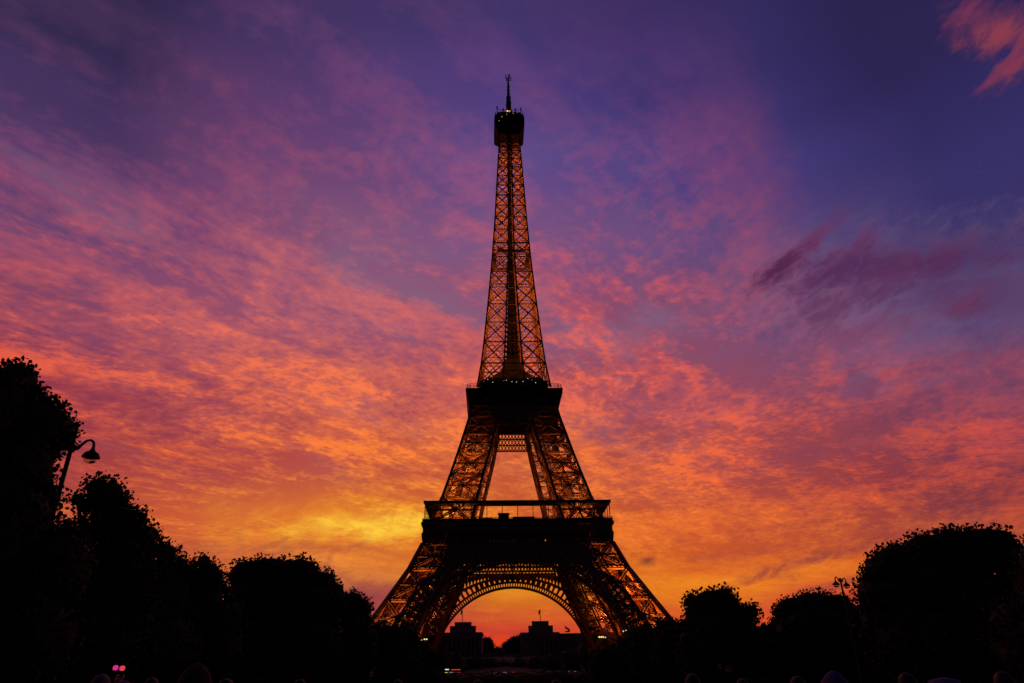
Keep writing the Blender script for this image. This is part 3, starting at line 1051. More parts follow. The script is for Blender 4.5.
def wob(d, seed, fr=3.0):
    """cheap smooth noise on directions"""
    s = np.zeros(len(d))
    r = np.random.default_rng(seed)
    for k in range(6):
        w = r.normal(size=3) * fr * (1 + 0.35 * k)
        s += np.sin(d @ w + r.uniform(0, 6.28)) / (1 + 0.5 * k)
    return s / 2.4


def crown_mesh(lobes, leaf, n_leaf, seed, core=0.88, loose=0.05):
    """lobes: (centre, (rx, ry, rz)). Leaf-sized faces in clumps over a dark inner mass of branches and leaves."""
    r = np.random.default_rng(seed)
    V, F = [], []
    k = 0
    vol = []
    for c, rad in lobes:
        rad = np.array(rad)
        vol.append((rad[0] * rad[1] + rad[1] * rad[2] + rad[0] * rad[2]))
        if core > 0:
            v, f = ICO3
            rr = core * (1 + 0.08 * wob(v, seed + 5, 3.5)) * (1 + 0.02 * r.normal(size=len(v)))
            V.append(np.array(c) + v * rad * rr[:, None])
            F += [tuple(i + k for i in q) for q in f]
            k += len(v)
    vol = np.array(vol) / sum(vol)
    for (c, rad), share in zip(lobes, vol):
        n = int(n_leaf * share)
        rad = np.array(rad)
        nc = max(10, n // 10)
        d = r.normal(size=(nc, 3)); d /= np.linalg.norm(d, axis=1)[:, None]
        rr = 0.95 * (1 + 0.08 * wob(d, seed + 5, 3.5)) + np.clip(r.normal(size=nc), -1.6, 1.4) * loose * 0.5 - np.abs(r.normal(size=nc)) * 0.03
        cc = np.array(c) + d * rad * rr[:, None]
        idx = r.integers(0, nc, n)
        p = cc[idx] + np.clip(r.normal(size=(n, 3)), -1.7, 1.7) * leaf
        a = r.normal(size=(n, 3)); a /= np.linalg.norm(a, axis=1)[:, None]
        b = np.cross(a, r.normal(size=(n, 3))); b /= np.linalg.norm(b, axis=1)[:, None]
        nrm = np.cross(a, b)
        s = leaf * r.uniform(0.6, 1.25, n)[:, None]
        # a leaf: pointed, folded along its midrib
        q = [p - a * s * 0.55, p + b * s * 0.42 - a * s * 0.08 + nrm * s * 0.12, p + b * s * 0.22 + a * s * 0.3 + nrm * s * 0.06, p + a * s * 0.6,
             p - b * s * 0.22 + a * s * 0.3 + nrm * s * 0.06, p - b * s * 0.42 - a * s * 0.08 + nrm * s * 0.12]
        blk = np.stack(q, 1).reshape(-1, 3)
        V.append(blk)
        base = k + np.arange(n) * 6
        for o in base.tolist():
            F.append((o, o + 1, o + 2, o + 3)); F.append((o, o + 3, o + 4, o + 5))
        k += n * 6
    return np.concatenate(V), F


def limb(m, p, q, r0, r1, r_, seg=5, wig=0.25):
    p = Vector(p); q = Vector(q)
    pts, rad = [], []
    for i in range(seg + 1):
        f = i / seg
        o = Vector((r_.normal(), r_.normal(), r_.normal() * 0.4)) * wig * (1 if 0 < i < seg else 0)
        pts.append(p.lerp(q, f) + o); rad.append(r0 + (r1 - r0) * f)
    m.tube(pts, rad, 8)
    return pts


def tree(name, pxlobes, dist, leaf, n_leaf, seed, label, group, mt='leaf', core=0.88, loose=0.05, depth=None, low=None):
    """pxlobes: (x, y, rx, ry) of the crown's masses as the photo shows them, at a real distance and size"""
    r = np.random.default_rng(seed)
    mx = sum(l[0] * l[2] * l[3] for l in pxlobes) / sum(l[2] * l[3] for l in pxlobes)
    root = at(mx, 650, dist); gz = hill(root.y)
    root = Vector((root.x, root.y, gz))
    lobes = []
    for (x, y, rx, ry) in pxlobes:
        c = at(x, y, dist)
        dep = (c - cam.location).dot(CM.to_3x3() @ Vector((0, 0, -1)))
        sx = rx / F_PX * dep; sz = ry / F_PX * dep
        sy = (sx * 0.9) if depth is None else depth
        off = r.uniform(-0.35, 0.35) * max(0.0, sy)
        lobes.append((np.array(c - root) + np.array([0, off, 0]), (sx, sy, sz)))
    T = empty(name, root, 0, label, 'tree', group)
    V, F = crown_mesh(lobes, leaf, n_leaf, seed, core, loose)
    m = MB(); m.v = V.tolist(); m.f = F
    m.build('crown', M[mt], T)
    # trunk and limbs reaching into the masses
    t = MB()
    zc = min(l[0][2] - l[1][2] * 0.3 for l in lobes)
    zc = max(2.6, zc)
    R = 0.16 + 0.012 * max(l[0][2] for l in lobes)
    cx = np.mean([l[0][0] for l in lobes]) * 0.3
    fork = (cx, 0, zc)
    t.cyl((0, 0, -0.1), (0, 0, 0.5), R * 1.45, R * 1.1, 10)
    limb(t, (0, 0, 0.45), fork, R * 1.1, R * 0.8, r, 5, 0.06)
    for c, rad in lobes:
        if np.linalg.norm(np.array(c) - np.array(fork)) > 0.6:
            pts = limb(t, fork, tuple(c), R * 0.55, R * 0.16, r, 5, 0.12)
            for q in range(2):
                d = r.normal(size=3); d /= np.linalg.norm(d)
                limb(t, pts[3 + q], tuple(np.array(c) + d * np.array(rad) * 0.7), R * 0.2, 0.03, r, 3, 0.08)
    t.build('trunk', M['bark'], T)
    return T


GL, GR = 'trees along the left side of the park', 'trees along the right side of the park'
tree('plane_tree', [(-22, 424, 52, 60), (30, 430, 38, 36), (50, 430, 22, 24), (16, 476, 42, 42), (-12, 530, 66, 66), (8, 383, 24, 25), (34, 402, 14, 14), (40, 500, 20, 24),
                    (20, 570, 60, 60), (-40, 480, 60, 90), (15, 640, 62, 50)],
     29, 0.15, 30000, 11, 'tallest dark leafy tree at the far left edge, rising above the street lamp', GL, loose=0.07)
tree('maple_tree', [(98, 488, 12, 10), (112, 494, 11, 14), (104, 500, 16, 12), (78, 500, 7, 6), (86, 507, 10, 7), (124, 502, 6, 7), (128, 518, 15, 10), (141, 519, 7, 8), (112, 516, 20, 11),
                    (150, 534, 7, 7), (138, 540, 24, 14), (95, 540, 32, 22), (120, 580, 50, 44), (60, 590, 40, 60), (80, 645, 70, 45), (165, 552, 13, 9)],
     44, 0.2, 26000, 12, 'ragged young tree with pointed leaf clumps just right of the tall left lamp', GL, 'leaf2', core=0.82, loose=0.1)
tree('maple_tree', [(203, 561, 7, 7), (206, 574, 15, 13), (190, 574, 9, 10), (176, 572, 16, 17), (217, 580, 7, 12), (196, 600, 28, 28), (160, 605, 40, 42), (150, 650, 70, 45), (215, 640, 30, 45)],
     66, 0.26, 16000, 13, 'low bushy tree with a small pointed top left of the big clipped tree', GL, 'leaf2', core=0.82, loose=0.09)
tree('plane_tree', [(246, 575, 20, 16), (270, 574, 24, 16), (298, 575, 22, 17), (318, 586, 20, 16), (332, 598, 14, 16), (262, 592, 36, 18), (300, 606, 44, 30), (245, 640, 30, 36),
                    (300, 640, 48, 40), (262, 612, 16, 22)],
     80, 0.3, 20000, 14, 'large clipped tree with a flat top sloping right, left of the tower', GL, loose=0.035)
tree('plane_tree', [(352, 604, 13, 12), (361, 610, 10, 11), (350, 632, 21, 28), (362, 650, 14, 34), (335, 650, 20, 40)],
     112, 0.36, 9000, 15, 'smaller clipped tree next to the left foot of the tower', GL, loose=0.035)
for i, (lb, d, s) in enumerate([([(384, 641, 16, 17), (392, 660, 18, 24)], 165, 21), ([(404, 642, 14, 18), (410, 664, 16, 26)], 190, 22), ([(423, 659, 12, 10), (431, 669, 12, 16), (426, 680, 19, 16)], 205, 23)]):
    tree('park_tree', lb, d, 0.5, 4500, s, ['round dark tree in front of the left foot of the tower, nearest the clipped trees',
                                           'round dark tree in front of the left foot of the tower, middle of three',
                                           'low round tree just left of the left arch base lamps'][i], GL, loose=0.05)
tree('oak_tree', [(694, 602, 10, 8), (708, 598, 12, 8), (722, 596, 12, 8), (731, 601, 8, 8), (708, 612, 22, 13), (735, 613, 15, 9), (750, 612, 9, 7), (720, 632, 34, 24), (700, 650, 22, 36), (745, 645, 24, 28)],
     110, 0.4, 14000, 31, 'loose crowned tree with a bumpy top, first tree right of the tower', GR, 'leaf2', core=0.82, loose=0.09)
tree('park_tree', [(767, 632, 9, 7), (774, 628, 7, 7), (770, 655, 20, 24)], 150, 0.42, 4000, 32, 'low bush like tree in the dip between two larger trees on the right', GR, loose=0.07)
tree('plane_tree', [(792, 610, 17, 13), (815, 606, 22, 14), (838, 606, 18, 13), (850, 614, 11, 13), (786, 622, 12, 18), (815, 632, 42, 26), (850, 640, 18, 34), (810, 655, 46, 30)],
     112, 0.36, 13000, 33, 'clipped tree with a gently domed top behind the double armed lamp', GR, loose=0.035)
tree('plane_tree', [(881, 572, 18, 16), (900, 562, 24, 18), (926, 553, 26, 18), (955, 549, 30, 20), (985, 549, 26, 22), (1006, 546, 13, 18), (900, 590, 38, 24), (950, 585, 44, 34), (980, 605, 40, 30),
                    (890, 622, 26, 38), (950, 640, 70, 44), (1006, 575, 9, 15), (1015, 615, 16, 30)],
     62, 0.25, 30000, 34, 'largest clipped tree at the right edge with a broad rounded top', GR, loose=0.04)
tree('plane_tree', [(1060, 570, 40, 40), (1040, 590, 24, 36), (1050, 640, 50, 50)], 55, 0.25, 9000, 35, 'clipped tree cut off by the right edge behind the largest tree', GR, loose=0.05)
for i, (lb, d, s) in enumerate([([(668, 627, 10, 7), (680, 632, 12, 10), (672, 650, 24, 24)], 160, 41), ([(650, 636, 15, 9), (646, 655, 20, 22)], 185, 42),
                                ([(628, 645, 12, 10), (618, 660, 16, 16), (601, 667, 15, 16), (605, 680, 22, 16)], 205, 43)]):
    tree('park_tree', lb, d, 0.5, 4500, s, ['low dark tree at the foot of the tower\'s right leg, rightmost of three',
                                           'low dark tree hiding the bottom of the tower\'s right leg, middle of three',
                                           'low dark tree under the right arch base, leftmost of three'][i], GR, loose=0.05)
# second rows behind, filling the dark park between the trunks
GB = 'trees of the back rows in the park'
rb = random.Random(5)
BACKL = [(-46, 60), (-44, 85), (-42, 105), (-48, 130), (-50, 160), (-62, 190), (-40, 140)]
BACKR = [(52, 70), (56, 92), (58, 120), (60, 150), (56, 180), (66, 205)]
def world_tree(name, x, y, h, w, leaf, n, seed, label, group, mt='leaf', zb=1.6):
    r = np.random.default_rng(seed)
    T = empty(name, (x, y, hill(y)), r.uniform(0, 6.28), label, 'tree', group)
    lobes = []
    for k in range(5):
        a = k * 1.257
        lobes.append((np.array([math.cos(a) * w * 0.25, math.sin(a) * w * 0.25, zb + (h - zb) * r.uniform(0.42, 0.62)]), (w * 0.3, w * 0.3, (h - zb) * 0.38)))
    lobes.append((np.array([0, 0, zb + (h - zb) * 0.32]), (w * 0.48, w * 0.48, (h - zb) * 0.32)))
    V, F = crown_mesh(lobes, leaf, n, seed)
    m = MB(); m.v = V.tolist(); m.f = F; m.build('crown', M[mt], T)
    t = MB(); t.cyl((0, 0, -0.1), (0, 0, 0.5), 0.42, 0.32, 10); limb(t, (0, 0, 0.4), (0, 0, h * 0.6), 0.32, 0.12, r, 5, 0.05)
    t.build('trunk', M['bark'], T)
    return T
for i, (x, y) in enumerate(BACKL + BACKR):
    far = y / 100
    hmax = 1.5 + math.hypot(x, y) * 0.068
    world_tree('park_tree', x, y, min(11, hmax), 13, 0.4, 2600, 60 + i,
               'dark park tree of the back row on the left, mostly behind nearer trees' if x < 0 else 'dark park tree of the back row on the right, mostly behind nearer trees', GB)
for i, x in enumerate((-52, -38, -24, -10, 4, 18, 32, 46)):
    world_tree('garden_tree', x, 392, 8.0 if i % 2 else 7.4, 17, 0.7, 1800, 160 + i, 'low dark tree in the row below the road, %s from the left' % ['first', 'second', 'third', 'fourth', 'fifth', 'sixth', 'seventh', 'eighth'][i], 'low trees in a row below the road', zb=0.4)
# hedges between the alleys and the lawns
def hedge(x0, x1, y0, y1, h, seed, label):
    r = np.random.default_rng(seed)
    g = min(hill(y0), hill(y1))
    m = MB()
    nx = max(2, int((x1 - x0) / 0.5)); ny = max(2, int((y1 - y0) / 0.5)); nz = 5
    m.box(x0 + .1, x1 - .1, y0 + .1, y1 - .1, 0, h - .1)
    n = 6000
    side = r.integers(0, 3, n)
    P = np.stack([r.uniform(x0, x1, n), r.uniform(y0, y1, n), r.uniform(0.1, h, n)], 1)
    P[side == 0, 2] = h + r.normal(size=(side == 0).sum()) * .05
    P[side == 1, 1] = y0 + r.normal(size=(side == 1).sum()) * .05
    P[side == 2, 0] = (x1 if x0 < 0 else x0) + r.normal(size=(side == 2).sum()) * .05
    for p in P:
        a = r.normal(size=3); a /= np.linalg.norm(a); b = np.cross(a, r.normal(size=3)); b /= np.linalg.norm(b)
        m.verts([p - a * .14, p + b * .08, p + a * .14, p - b * .08], [(0, 1, 2, 3)])
    m.v = [(v[0], v[1], v[2] + g) for v in m.v]
    o = m.build('hedge', M['leaf'])
    tag(o, label, 'hedge', 'clipped hedges beside the park alleys')
hedge(-90, -30, 118, 120, 2.7, 1, 'clipped hedge closing the alley behind the left trees')
hedge(34, 95, 128, 130, 2.7, 2, 'clipped hedge closing the alley behind the right trees')
hedge(-75, -18, 148, 150, 4.2, 4, 'taller clipped hedge in front of the left foot of the tower')
hedge(20, 80, 150, 152, 4.2, 5, 'taller clipped hedge in front of the right foot of the tower')
hedge(-28, 30, 232, 234, 3.2, 3, 'clipped hedge in front of the tower between its feet')

hedge(-60, 70, 440, 443, 3.0, 6, 'long clipped hedge below the road beyond the tower')

# garden trees on the slope beyond the tower and the dark wood on the skyline
GT = 'garden trees on the slope beyond the tower'
gs = [(440, 652, 9, 8, 560), (455, 658, 10, 8, 600), (472, 661, 10, 7, 620), (488, 662, 9, 6, 640), (503, 664, 9, 6, 650), (519, 663, 9, 7, 640), (536, 661, 10, 8, 620), (553, 660, 10, 8, 600),
      (570, 656, 10, 9, 580), (586, 650, 10, 10, 560), (600, 654, 9, 10, 550), (430, 660, 9, 10, 540)]
for i, (x, y, rx, ry, d) in enumerate(gs):
    side = 'left' if x < 495 else 'right'
    tree('garden_tree', [(x, y + 2, rx, ry), (x + 3, y + 10, rx, ry)], d, 1.0, 1600, 80 + i,
         'dark garden tree below the %s pavilion of the palace, number %s from the %s' % (side, ['one', 'two', 'three', 'four', 'five', 'six', 'seven'][i if i < 5 else (i - 5 if i < 11 else 5)], 'left' if side == 'left' else 'middle'), GT, loose=0.06)
sk = [(487, 645, 8, 7.5), (480, 645, 9, 8), (508, 647, 7, 6), (514, 644, 8, 7.5), (521, 643, 8, 9), (498, 654, 10, 7)]
for i, (x, y, rx, ry) in enumerate(sk):
    tree('skyline_tree', [(x, y, rx, ry), (x - 2, y + 9, rx, ry)], 1050, 1.4, 1400, 95 + i,
         ['round tree on the skyline beside the left pavilion, nearest the dip', 'round tree on the skyline touching the left pavilion', 'low tree on the skyline just right of the dip',
          'taller tree on the skyline between the dip and the right pavilion', 'tree on the skyline touching the right pavilion', 'lowest tree on the skyline right in the dip'][i],
         'trees on the skyline between the two pavilions', loose=0.05)


# ------------------------------------------------------------------ the palace on the hill
def palace(px0, px1, tiers, polex, wing, label, seed):
    D0 = 890.0
    a, b = at(px0, 640, D0), at(px1, 640, D0)
    cx = (a.x + b.x) / 2; y0 = 885.0; g = hill(y0)
    P = empty('palace', (cx, y0, g), 0, label, 'palace', 'stone palaces with flags on the hill')
    ztop = at((px0 + px1) / 2, 632.5, D0).z - g
    hw = (b.x - a.x) / 2
    m = MB()
    m.box(-hw, hw, 0, 34, 0, ztop - 2.2)
    m.box(-hw - 1.0, hw + 1.0, -1.0, 35, ztop - 2.2, ztop - 0.9)
    m.box(-hw - 0.3, hw + 0.3, -0.3, 34.3, ztop - 0.9, ztop)
    # pilasters of the front
    for i in range(9):
        x = -hw + 2 + (2 * hw - 4) * i / 8
        m.box(x - 0.9, x + 0.9, -0.9, -0.002, 0, ztop - 2.2)
    W = m.build('wall', M['stone_far'], P)
    for i in range(8):
        x = -hw + 2 + (2 * hw - 4) * (i + 0.5) / 8
        w = MB(); w.box(x - 1.1, x + 1.1, -0.25, -0.005, 3, ztop - 7)
        w.build('window', M['glass'], P)
    prev = ztop
    for k, (t0, t1, ty) in enumerate(tiers):
        q0, q1 = at(t0, 628, D0 + 12), at(t1, 628, D0 + 12)
        zt = at((t0 + t1) / 2, ty, D0 + 8).z - g
        m = MB()
        m.box(q0.x - cx, q1.x - cx, 6 + 3 * k, 28 - 3 * k, prev + 0.01, zt - 0.5)
        m.box(q0.x - cx - 0.4, q1.x - cx + 0.4, 5.6 + 3 * k, 28.4 - 3 * k, zt - 0.5, zt)
        m.build('attic', M['stone_far'], P)
        prev = zt
    q = at(polex, 620, D0 + 12); zt = at(polex, 609, D0 + 12).z - g
    m = MB(); m.cyl((q.x - cx, 14, prev - 0.1), (q.x - cx, 14, zt), 0.45, 0.3, 8)
    fp = m.build('flagpole', M['metal'], P)
    m = MB()
    r = random.Random(seed)
    n = 8; vs = []
    for i in range(n + 1):
        f = i / n
        for j in (0, 1):
            vs.append((q.x - cx - 0.2 - 1.7 * f + 0.2 * math.sin(4 * f), 14 + 0.5 * math.sin(6 * f), zt - 0.6 - j * 4.4 - f * 2.0))
    m.verts(vs, [(2 * i, 2 * i + 2, 2 * i + 3, 2 * i + 1) for i in range(n)])
    m.verts([(v[0], v[1] + 0.08, v[2]) for v in vs], [(2 * i, 2 * i + 1, 2 * i + 3, 2 * i + 2) for i in range(n)])
    m.build('flag', mat('flag_cloth', (0.25, 0.05, 0.06), 0.8), fp)
    # curved wing stretching away from the pavilion towards the river
    sgn, pxe, wy = wing
    m = MB()
    zt = at(pxe, wy, 870).z - g
    N_ = 14
    x_s = sgn * hw; L = 110
    prevp = None
    for i in range(N_ + 1):
        f = i / N_
        x = x_s + sgn * L * math.sin(f * 1.15) / math.sin(1.15); y = 26 - 46 * f * f
        if prevp:
            p, q2 = np.array(prevp), np.array((x, y))
            d = q2 - p; L_ = np.linalg.norm(d); d /= L_
            nn = np.array([d[1], -d[0]]) * sgn
            for (o0, o1, z0, z1) in ((0, 16, 0 - 12, zt - 1.6), (-0.8, 16.8, zt - 1.6, zt - 0.6), (0, 16, zt - 0.6, zt)):
                A = p + -nn * o0; B = q2 + -nn * o0; C_ = q2 + -nn * o1; D_ = p + -nn * o1
                m.verts([(*A, z0), (*B, z0), (*C_, z0), (*D_, z0), (*A, z1), (*B, z1), (*C_, z1), (*D_, z1)],
                        [(0, 3, 2, 1), (4, 5, 6, 7), (0, 1, 5, 4), (2, 3, 7, 6), (1, 2, 6, 5), (3, 0, 4, 7)])
            for k in range(2):
                c = p + d * L_ * (0.3 + 0.45 * k) + nn * 0.5
                m.bar((c[0], c[1], 0), (c[0], c[1], zt - 1.7), 1.2, 1.0)
        prevp = (x, y)
    m.build('wing', M['stone_far'], P)
    return P


palace(441.5, 482, [(450.5, 475.5, 626.3), (455, 471, 622.2)], 462.3, (-1, 430, 631.5), 'stone palace pavilion with a flag on its stepped roof, seen left under the arch', 1)
palace(521, 559, [(528.5, 552.5, 626), (532, 548.5, 621.3)], 540.3, (1, 585, 630.2), 'stone palace pavilion with a flag on its stepped roof, seen right under the arch', 2)
# terrace wall between the pavilions
m = MB(); m.box(-40, 14, 874, 876, 31.5, 39); m.box(-41, 15, 873.6, 876.4, 39.01, 39.8)
for i in range(14):
    m.box(-39 + i * 4.0, -37.6 + i * 4.0, 873.2, 873.99, 31.5, 39)
tag(m.build('terrace_wall', M['stone_far']), 'long stone terrace wall with pilasters between the two pavilions', 'wall')
# statue on the right wing
def make_statue():
    c = at(567.5, 631, 872)
    T = empty('statue', (c.x, c.y, c.z - 1.2), 0, 'small dark statue group of a rearing animal on the right wing roof', 'statue')
    p = MB(); p.box(-2.6, 2.6, -1.6, 1.6, 0, 1.2); p.build('pedestal', M['stone_far'], T)
    b = MB()
    b.tube([(2.2, 0, 2.2), (1.0, 0, 3.0), (-0.6, 0, 4.2), (-1.8, 0, 5.4)], [0.8, 1.1, 1.0, 0.7], 10)
    b.tube([(-1.8, 0, 5.4), (-2.6, 0, 6.4), (-3.5, 0, 6.2)], [0.7, 0.5, 0.25], 8)
    b.tube([(2.0, 0.4, 2.3), (2.6, 0.4, 1.2)], [0.5, 0.3], 8); b.tube([(1.4, -0.4, 2.6), (1.7, -0.4, 1.2)], [0.5, 0.3], 8)
    b.tube([(-1.2, 0.4, 4.6), (-2.6, 0.4, 4.2), (-2.9, 0.4, 3.4)], [0.4, 0.28, 0.2], 8); b.tube([(-1.0, -0.4, 4.4), (-2.0, -0.4, 3.6), (-2.2, -0.4, 2.8)], [0.4, 0.28, 0.2], 8)
    b.tube([(2.4, 0, 2.6), (3.0, 0, 2.2), (3.1, 0, 1.4)], [0.25, 0.2, 0.1], 6)
    b.tube([(1.0, 0, 1.2), (0.9, 0, 3.4), (0.9, 0, 4.6)], [0.35, 0.5, 0.3], 8)
    b.build('figure', M['metal'], T, True)
make_statue()

# ------------------------------------------------------------------ street lamps
def glassy():
    m = bpy.data.materials.new('lamp_bowl_glass'); m.use_nodes = True
    b = m.node_tree.nodes['Principled BSDF']
    b.inputs['Base Color'].default_value = (0.75, 0.6, 0.6, 1)
    b.inputs['Transmission Weight'].default_value = 0.9
    b.inputs['Roughness'].default_value = 0.25
    b.inputs['IOR'].default_value = 1.05
    return m
M['bowl'] = glassy()


def make_lamp(label):
    L = empty('street_lamp', (0, 0, 0), 0, label, 'street lamp', 'tall park lamps with curved arms')
    p = MB()
    p.lathe([(0.26, 0), (0.26, 0.25), (0.17, 0.4), (0.15, 1.2), (0.11, 1.3), (0.095, 5), (0.075, 10.2), (0.11, 10.22), (0.12, 10.42), (0.08, 10.48), (0.02, 10.6)], n=14)
    p.build('post', M['metal'], L)
    p = MB(); p.lathe([(0.05, 10.5), (0.065, 10.6), (0.06, 11.2), (0.02, 11.3)], n=12); p.build('finial', M['metal'], L)
    for s in (-1, 1):
        a = MB()
        pts = [(s * 0.05, 0, 10.25), (s * 0.24, 0, 10.28), (s * 0.36, 0, 10.44), (s * 0.5, 0, 10.58), (s * 0.64, 0, 10.6), (s * 0.76, 0, 10.52), (s * 0.8, 0, 10.38), (s * 0.8, 0, 10.24)]
        a.tube(pts, [0.06, 0.055, 0.05, 0.045, 0.045, 0.045, 0.05, 0.07], 8)
        a.tube([(s * 0.06, 0, 10.55), (s * 0.26, 0, 10.4), (s * 0.36, 0, 10.44)], [0.03, 0.03, 0.03], 6)
        A = a.build('arm', M['metal'], L)
        h = MB()
        h.lathe([(0.04, 0.22), (0.09, 0.18), (0.11, 0.12), (0.21, 0.07), (0.27, -0.01), (0.3, -0.09), (0.3, -0.11), (0.24, -0.11)], (s * 0.8, 0, 10.05), 20)
        H = h.build('lamp_hood', M['metal'], A)
        g = MB()
        g.lathe([(0.24, -0.115), (0.225, -0.2), (0.17, -0.27), (0.08, -0.31), (0.02, -0.32)], (s * 0.8, 0, 10.05), 20)
        g.build('glass_bowl', M['bowl'], A, True)
    return L


lamp = make_lamp('tall park lamp with a curved arm beside the big tree at the left edge')
q = at(71.5, 447, 29.0)
lamp.location = (q.x, q.y, q.z - 10.35)
lamp2 = copy_tree(lamp)
lamp2['label'] = 'double armed park lamp rising above the domed tree on the right'
for ch in [k for k in bpy.data.objects if k.parent is lamp2 and k.name.startswith('finial')]: bpy.data.objects.remove(ch)
q = at(840.5, 580.5, 69)
lamp2.location = (q.x, q.y, q.z - 10.35)
lamp2.rotation_euler = (0, 0, math.radians(36))
for l in (lamp, lamp2):  # stand them on a stone footing that meets the ground
    f = MB(); f.lathe([(0.5, -l.location.z - 0.05), (0.5, 0.04), (0.3, 0.05)], n=12); f.build('footing', M['stone'], l)

# ------------------------------------------------------------------ traffic on the road beyond the tower
def make_car(body_m):
    m = MB()
    prof = [(-2.1, 0.35), (-2.15, 0.75), (-1.9, 0.95), (-1.2, 1.0), (-0.6, 1.42), (0.8, 1.45), (1.55, 1.02), (2.1, 0.95), (2.15, 0.4)]
    vs = []
    for s in (-1, 1):
        for i, (x, z) in enumerate(prof):
            w = 0.85 if z < 1.1 else 0.66
            vs.append((x, s * w, z))
    n = len(prof)
    fs = [(i, i + 1, n + i + 1, n + i) for i in range(n - 1)] + [(n - 1, 0, n, 2 * n - 1), tuple(range(n - 1, -1, -1)), tuple(range(n, 2 * n))]
    m.verts(vs, fs)
    return m


def car(px, py, d, rz, head, label, body):
    c = at(px, py, d)
    T = empty('parked_car' if head == 'none' else 'car', (c.x, c.y, hill(c.y)), rz, label, 'car', 'cars on the road beyond the tower')
    make_car(None).build('body', body, T)
    g = MB(); g.box(-0.75, 0.95, -0.8, 0.8, 1.02, 1.35); g.build('windows', M['glass'], T)
    for x in (-1.35, 1.35):
        for s in (-1, 1):
            w = MB(); w.cyl((x, s * 0.7, 0.33), (x, s * 0.9, 0.33), 0.33, 0.33, 14)
            W_ = w.build('wheel', mat('rubber', (0.02, 0.02, 0.02), 0.9) if 'rubber' not in M else M['rubber'], T)
    for s in (-1, 1):
        h = MB(); h.box(2.1, 2.2, s * 0.62 - 0.2, s * 0.62 + 0.2, 0.62, 0.86); h.build('headlight', M['lamp_white'] if head == 'white' else M['glass'], T)
        h = MB(); h.box(-2.22, -2.12, s * 0.62 - 0.2, s * 0.62 + 0.2, 0.66, 0.88); h.build('taillight', M['lamp_red'], T)
    return T


M['rubber'] = mat('rubber', (0.02, 0.02, 0.02), 0.9)
dark_paint = mat('dark_car_paint', (0.05, 0.05, 0.06), 0.35)
pale_paint = mat('pale_car_paint', (0.3, 0.3, 0.3), 0.35)
H = -math.pi / 2
car(504.5, 671, 479, H + .15, 'white', 'dark car with two bright headlights, left of the red tail lights', dark_paint)
car(513.3, 671, 481, -H + .1, 'none', 'dark car showing red tail lights in the middle of the road', dark_paint)
car(496, 671, 486, H - .1, 'white', 'small dark car with dim headlights just left of the brightest car', dark_paint)
car(549, 670, 480, H, 'white', 'dark car with headlights below the right pavilion', dark_paint)
car(569, 669.5, 478, H + .2, 'white', 'pale car with warm headlights right of the right pavilion', pale_paint)
car(573.5, 669.5, 484, H + .2, 'white', 'pale car following close behind the car with warm headlights', pale_paint)


def coach():
    c = at(452, 671.5, 482)
    T = empty('coach', (c.x, c.y, hill(c.y)), 0.06, 'long coach with a red lit sign strip and small window lights, left under the arch', 'coach')
    m = MB(); m.box(-6, 6, -1.25, 1.25, 0.45, 3.3); m.box(-5.8, 5.8, -1.1, 1.1, 3.3, 3.5); m.build('body', dark_paint, T)
    for x in (-4.2, 3.4, 4.6):
        for s in (-1, 1):
            w = MB(); w.cyl((x, s * 1.05, 0.5), (x, s * 1.28, 0.5), 0.5, 0.5, 14); w.build('wheel', M['rubber'], T)
    m = MB(); m.box(-0.4, 5.2, -1.33, -1.26, 2.55, 2.9); m.build('sign_strip', M['lamp_red'], T)
    m = MB(); m.box(-4.3, -1.9, -1.33, -1.26, 2.6, 3.15); m.build('destination_panel', M['lamp_white'], T)
    for i in range(12):
        x = -1.8 + i * 0.62
        m = MB(); m.box(x, x + 0.26, -1.32, -1.26, 1.1, 1.32); m.build('window_light', M['lamp_rose' if i > 5 else 'lamp_white'], T)
    for i in range(3):
        m = MB(); m.box(-5.6 + i * 1.1, -4.9 + i * 1.1, -1.32, -1.26, 1.0, 1.3); m.build('side_lamp', M['lamp_yellow'], T)
coach()


def light_post(px, py, d, label, h=5.0):
    c = at(px, py, d); g = hill(c.y)
    T = empty('light_post', (c.x, c.y, g), 0, label, 'light post', 'slim light posts by the road')
    m = MB(); top = c.z - g
    m.cyl((0, 0, 0), (0, 0, top - 0.9), 0.09, 0.07, 8); m.lathe([(0.2, 0), (0.16, 0.2)], n=8); m.build('post', M['metal'], T)
    m = MB(); m.cyl((0, 0, top - 0.9), (0, 0, top + 0.9), 0.2, 0.2, 10); m.build('light_tube', M['lamp_white'], T)
    m = MB(); m.lathe([(0.26, top + 0.9), (0.2, top + 1.0), (0.05, top + 1.1)], n=10); m.build('cap', M['metal'], T)
light_post(435.4, 669, 470, 'slim post with an upright white light tube left of the coach')
light_post(594.5, 666.5, 470, 'slim post with an upright white light tube left of the dim kiosk')


def far_kiosk():
    c = at(604, 668, 470); g = hill(c.y)
    T = empty('kiosk', (c.x, c.y, g), 0, 'small kiosk with a dim orange lit window right of the upright light tube', 'kiosk')
    m = MB(); m.box(-3, 3, 0, 3, 0, 3.2); m.build('wall', M['stone_far'], T)
    m = MB(); m.frustum([(3.6, 3.2), (3.4, 3.5), (1.5, 4.6)]); m.v = [(v[0], v[1] + 1.5, v[2]) for v in m.v]; m.build('roof', M['roof'], T)
    m = MB(); m.box(-2.3, 2.3, -0.06, -0.005, 1.2, 2.8); m.build('window', emit('dim_window', (1, 0.25, 0.08, 1), 0.07), T)
far_kiosk()


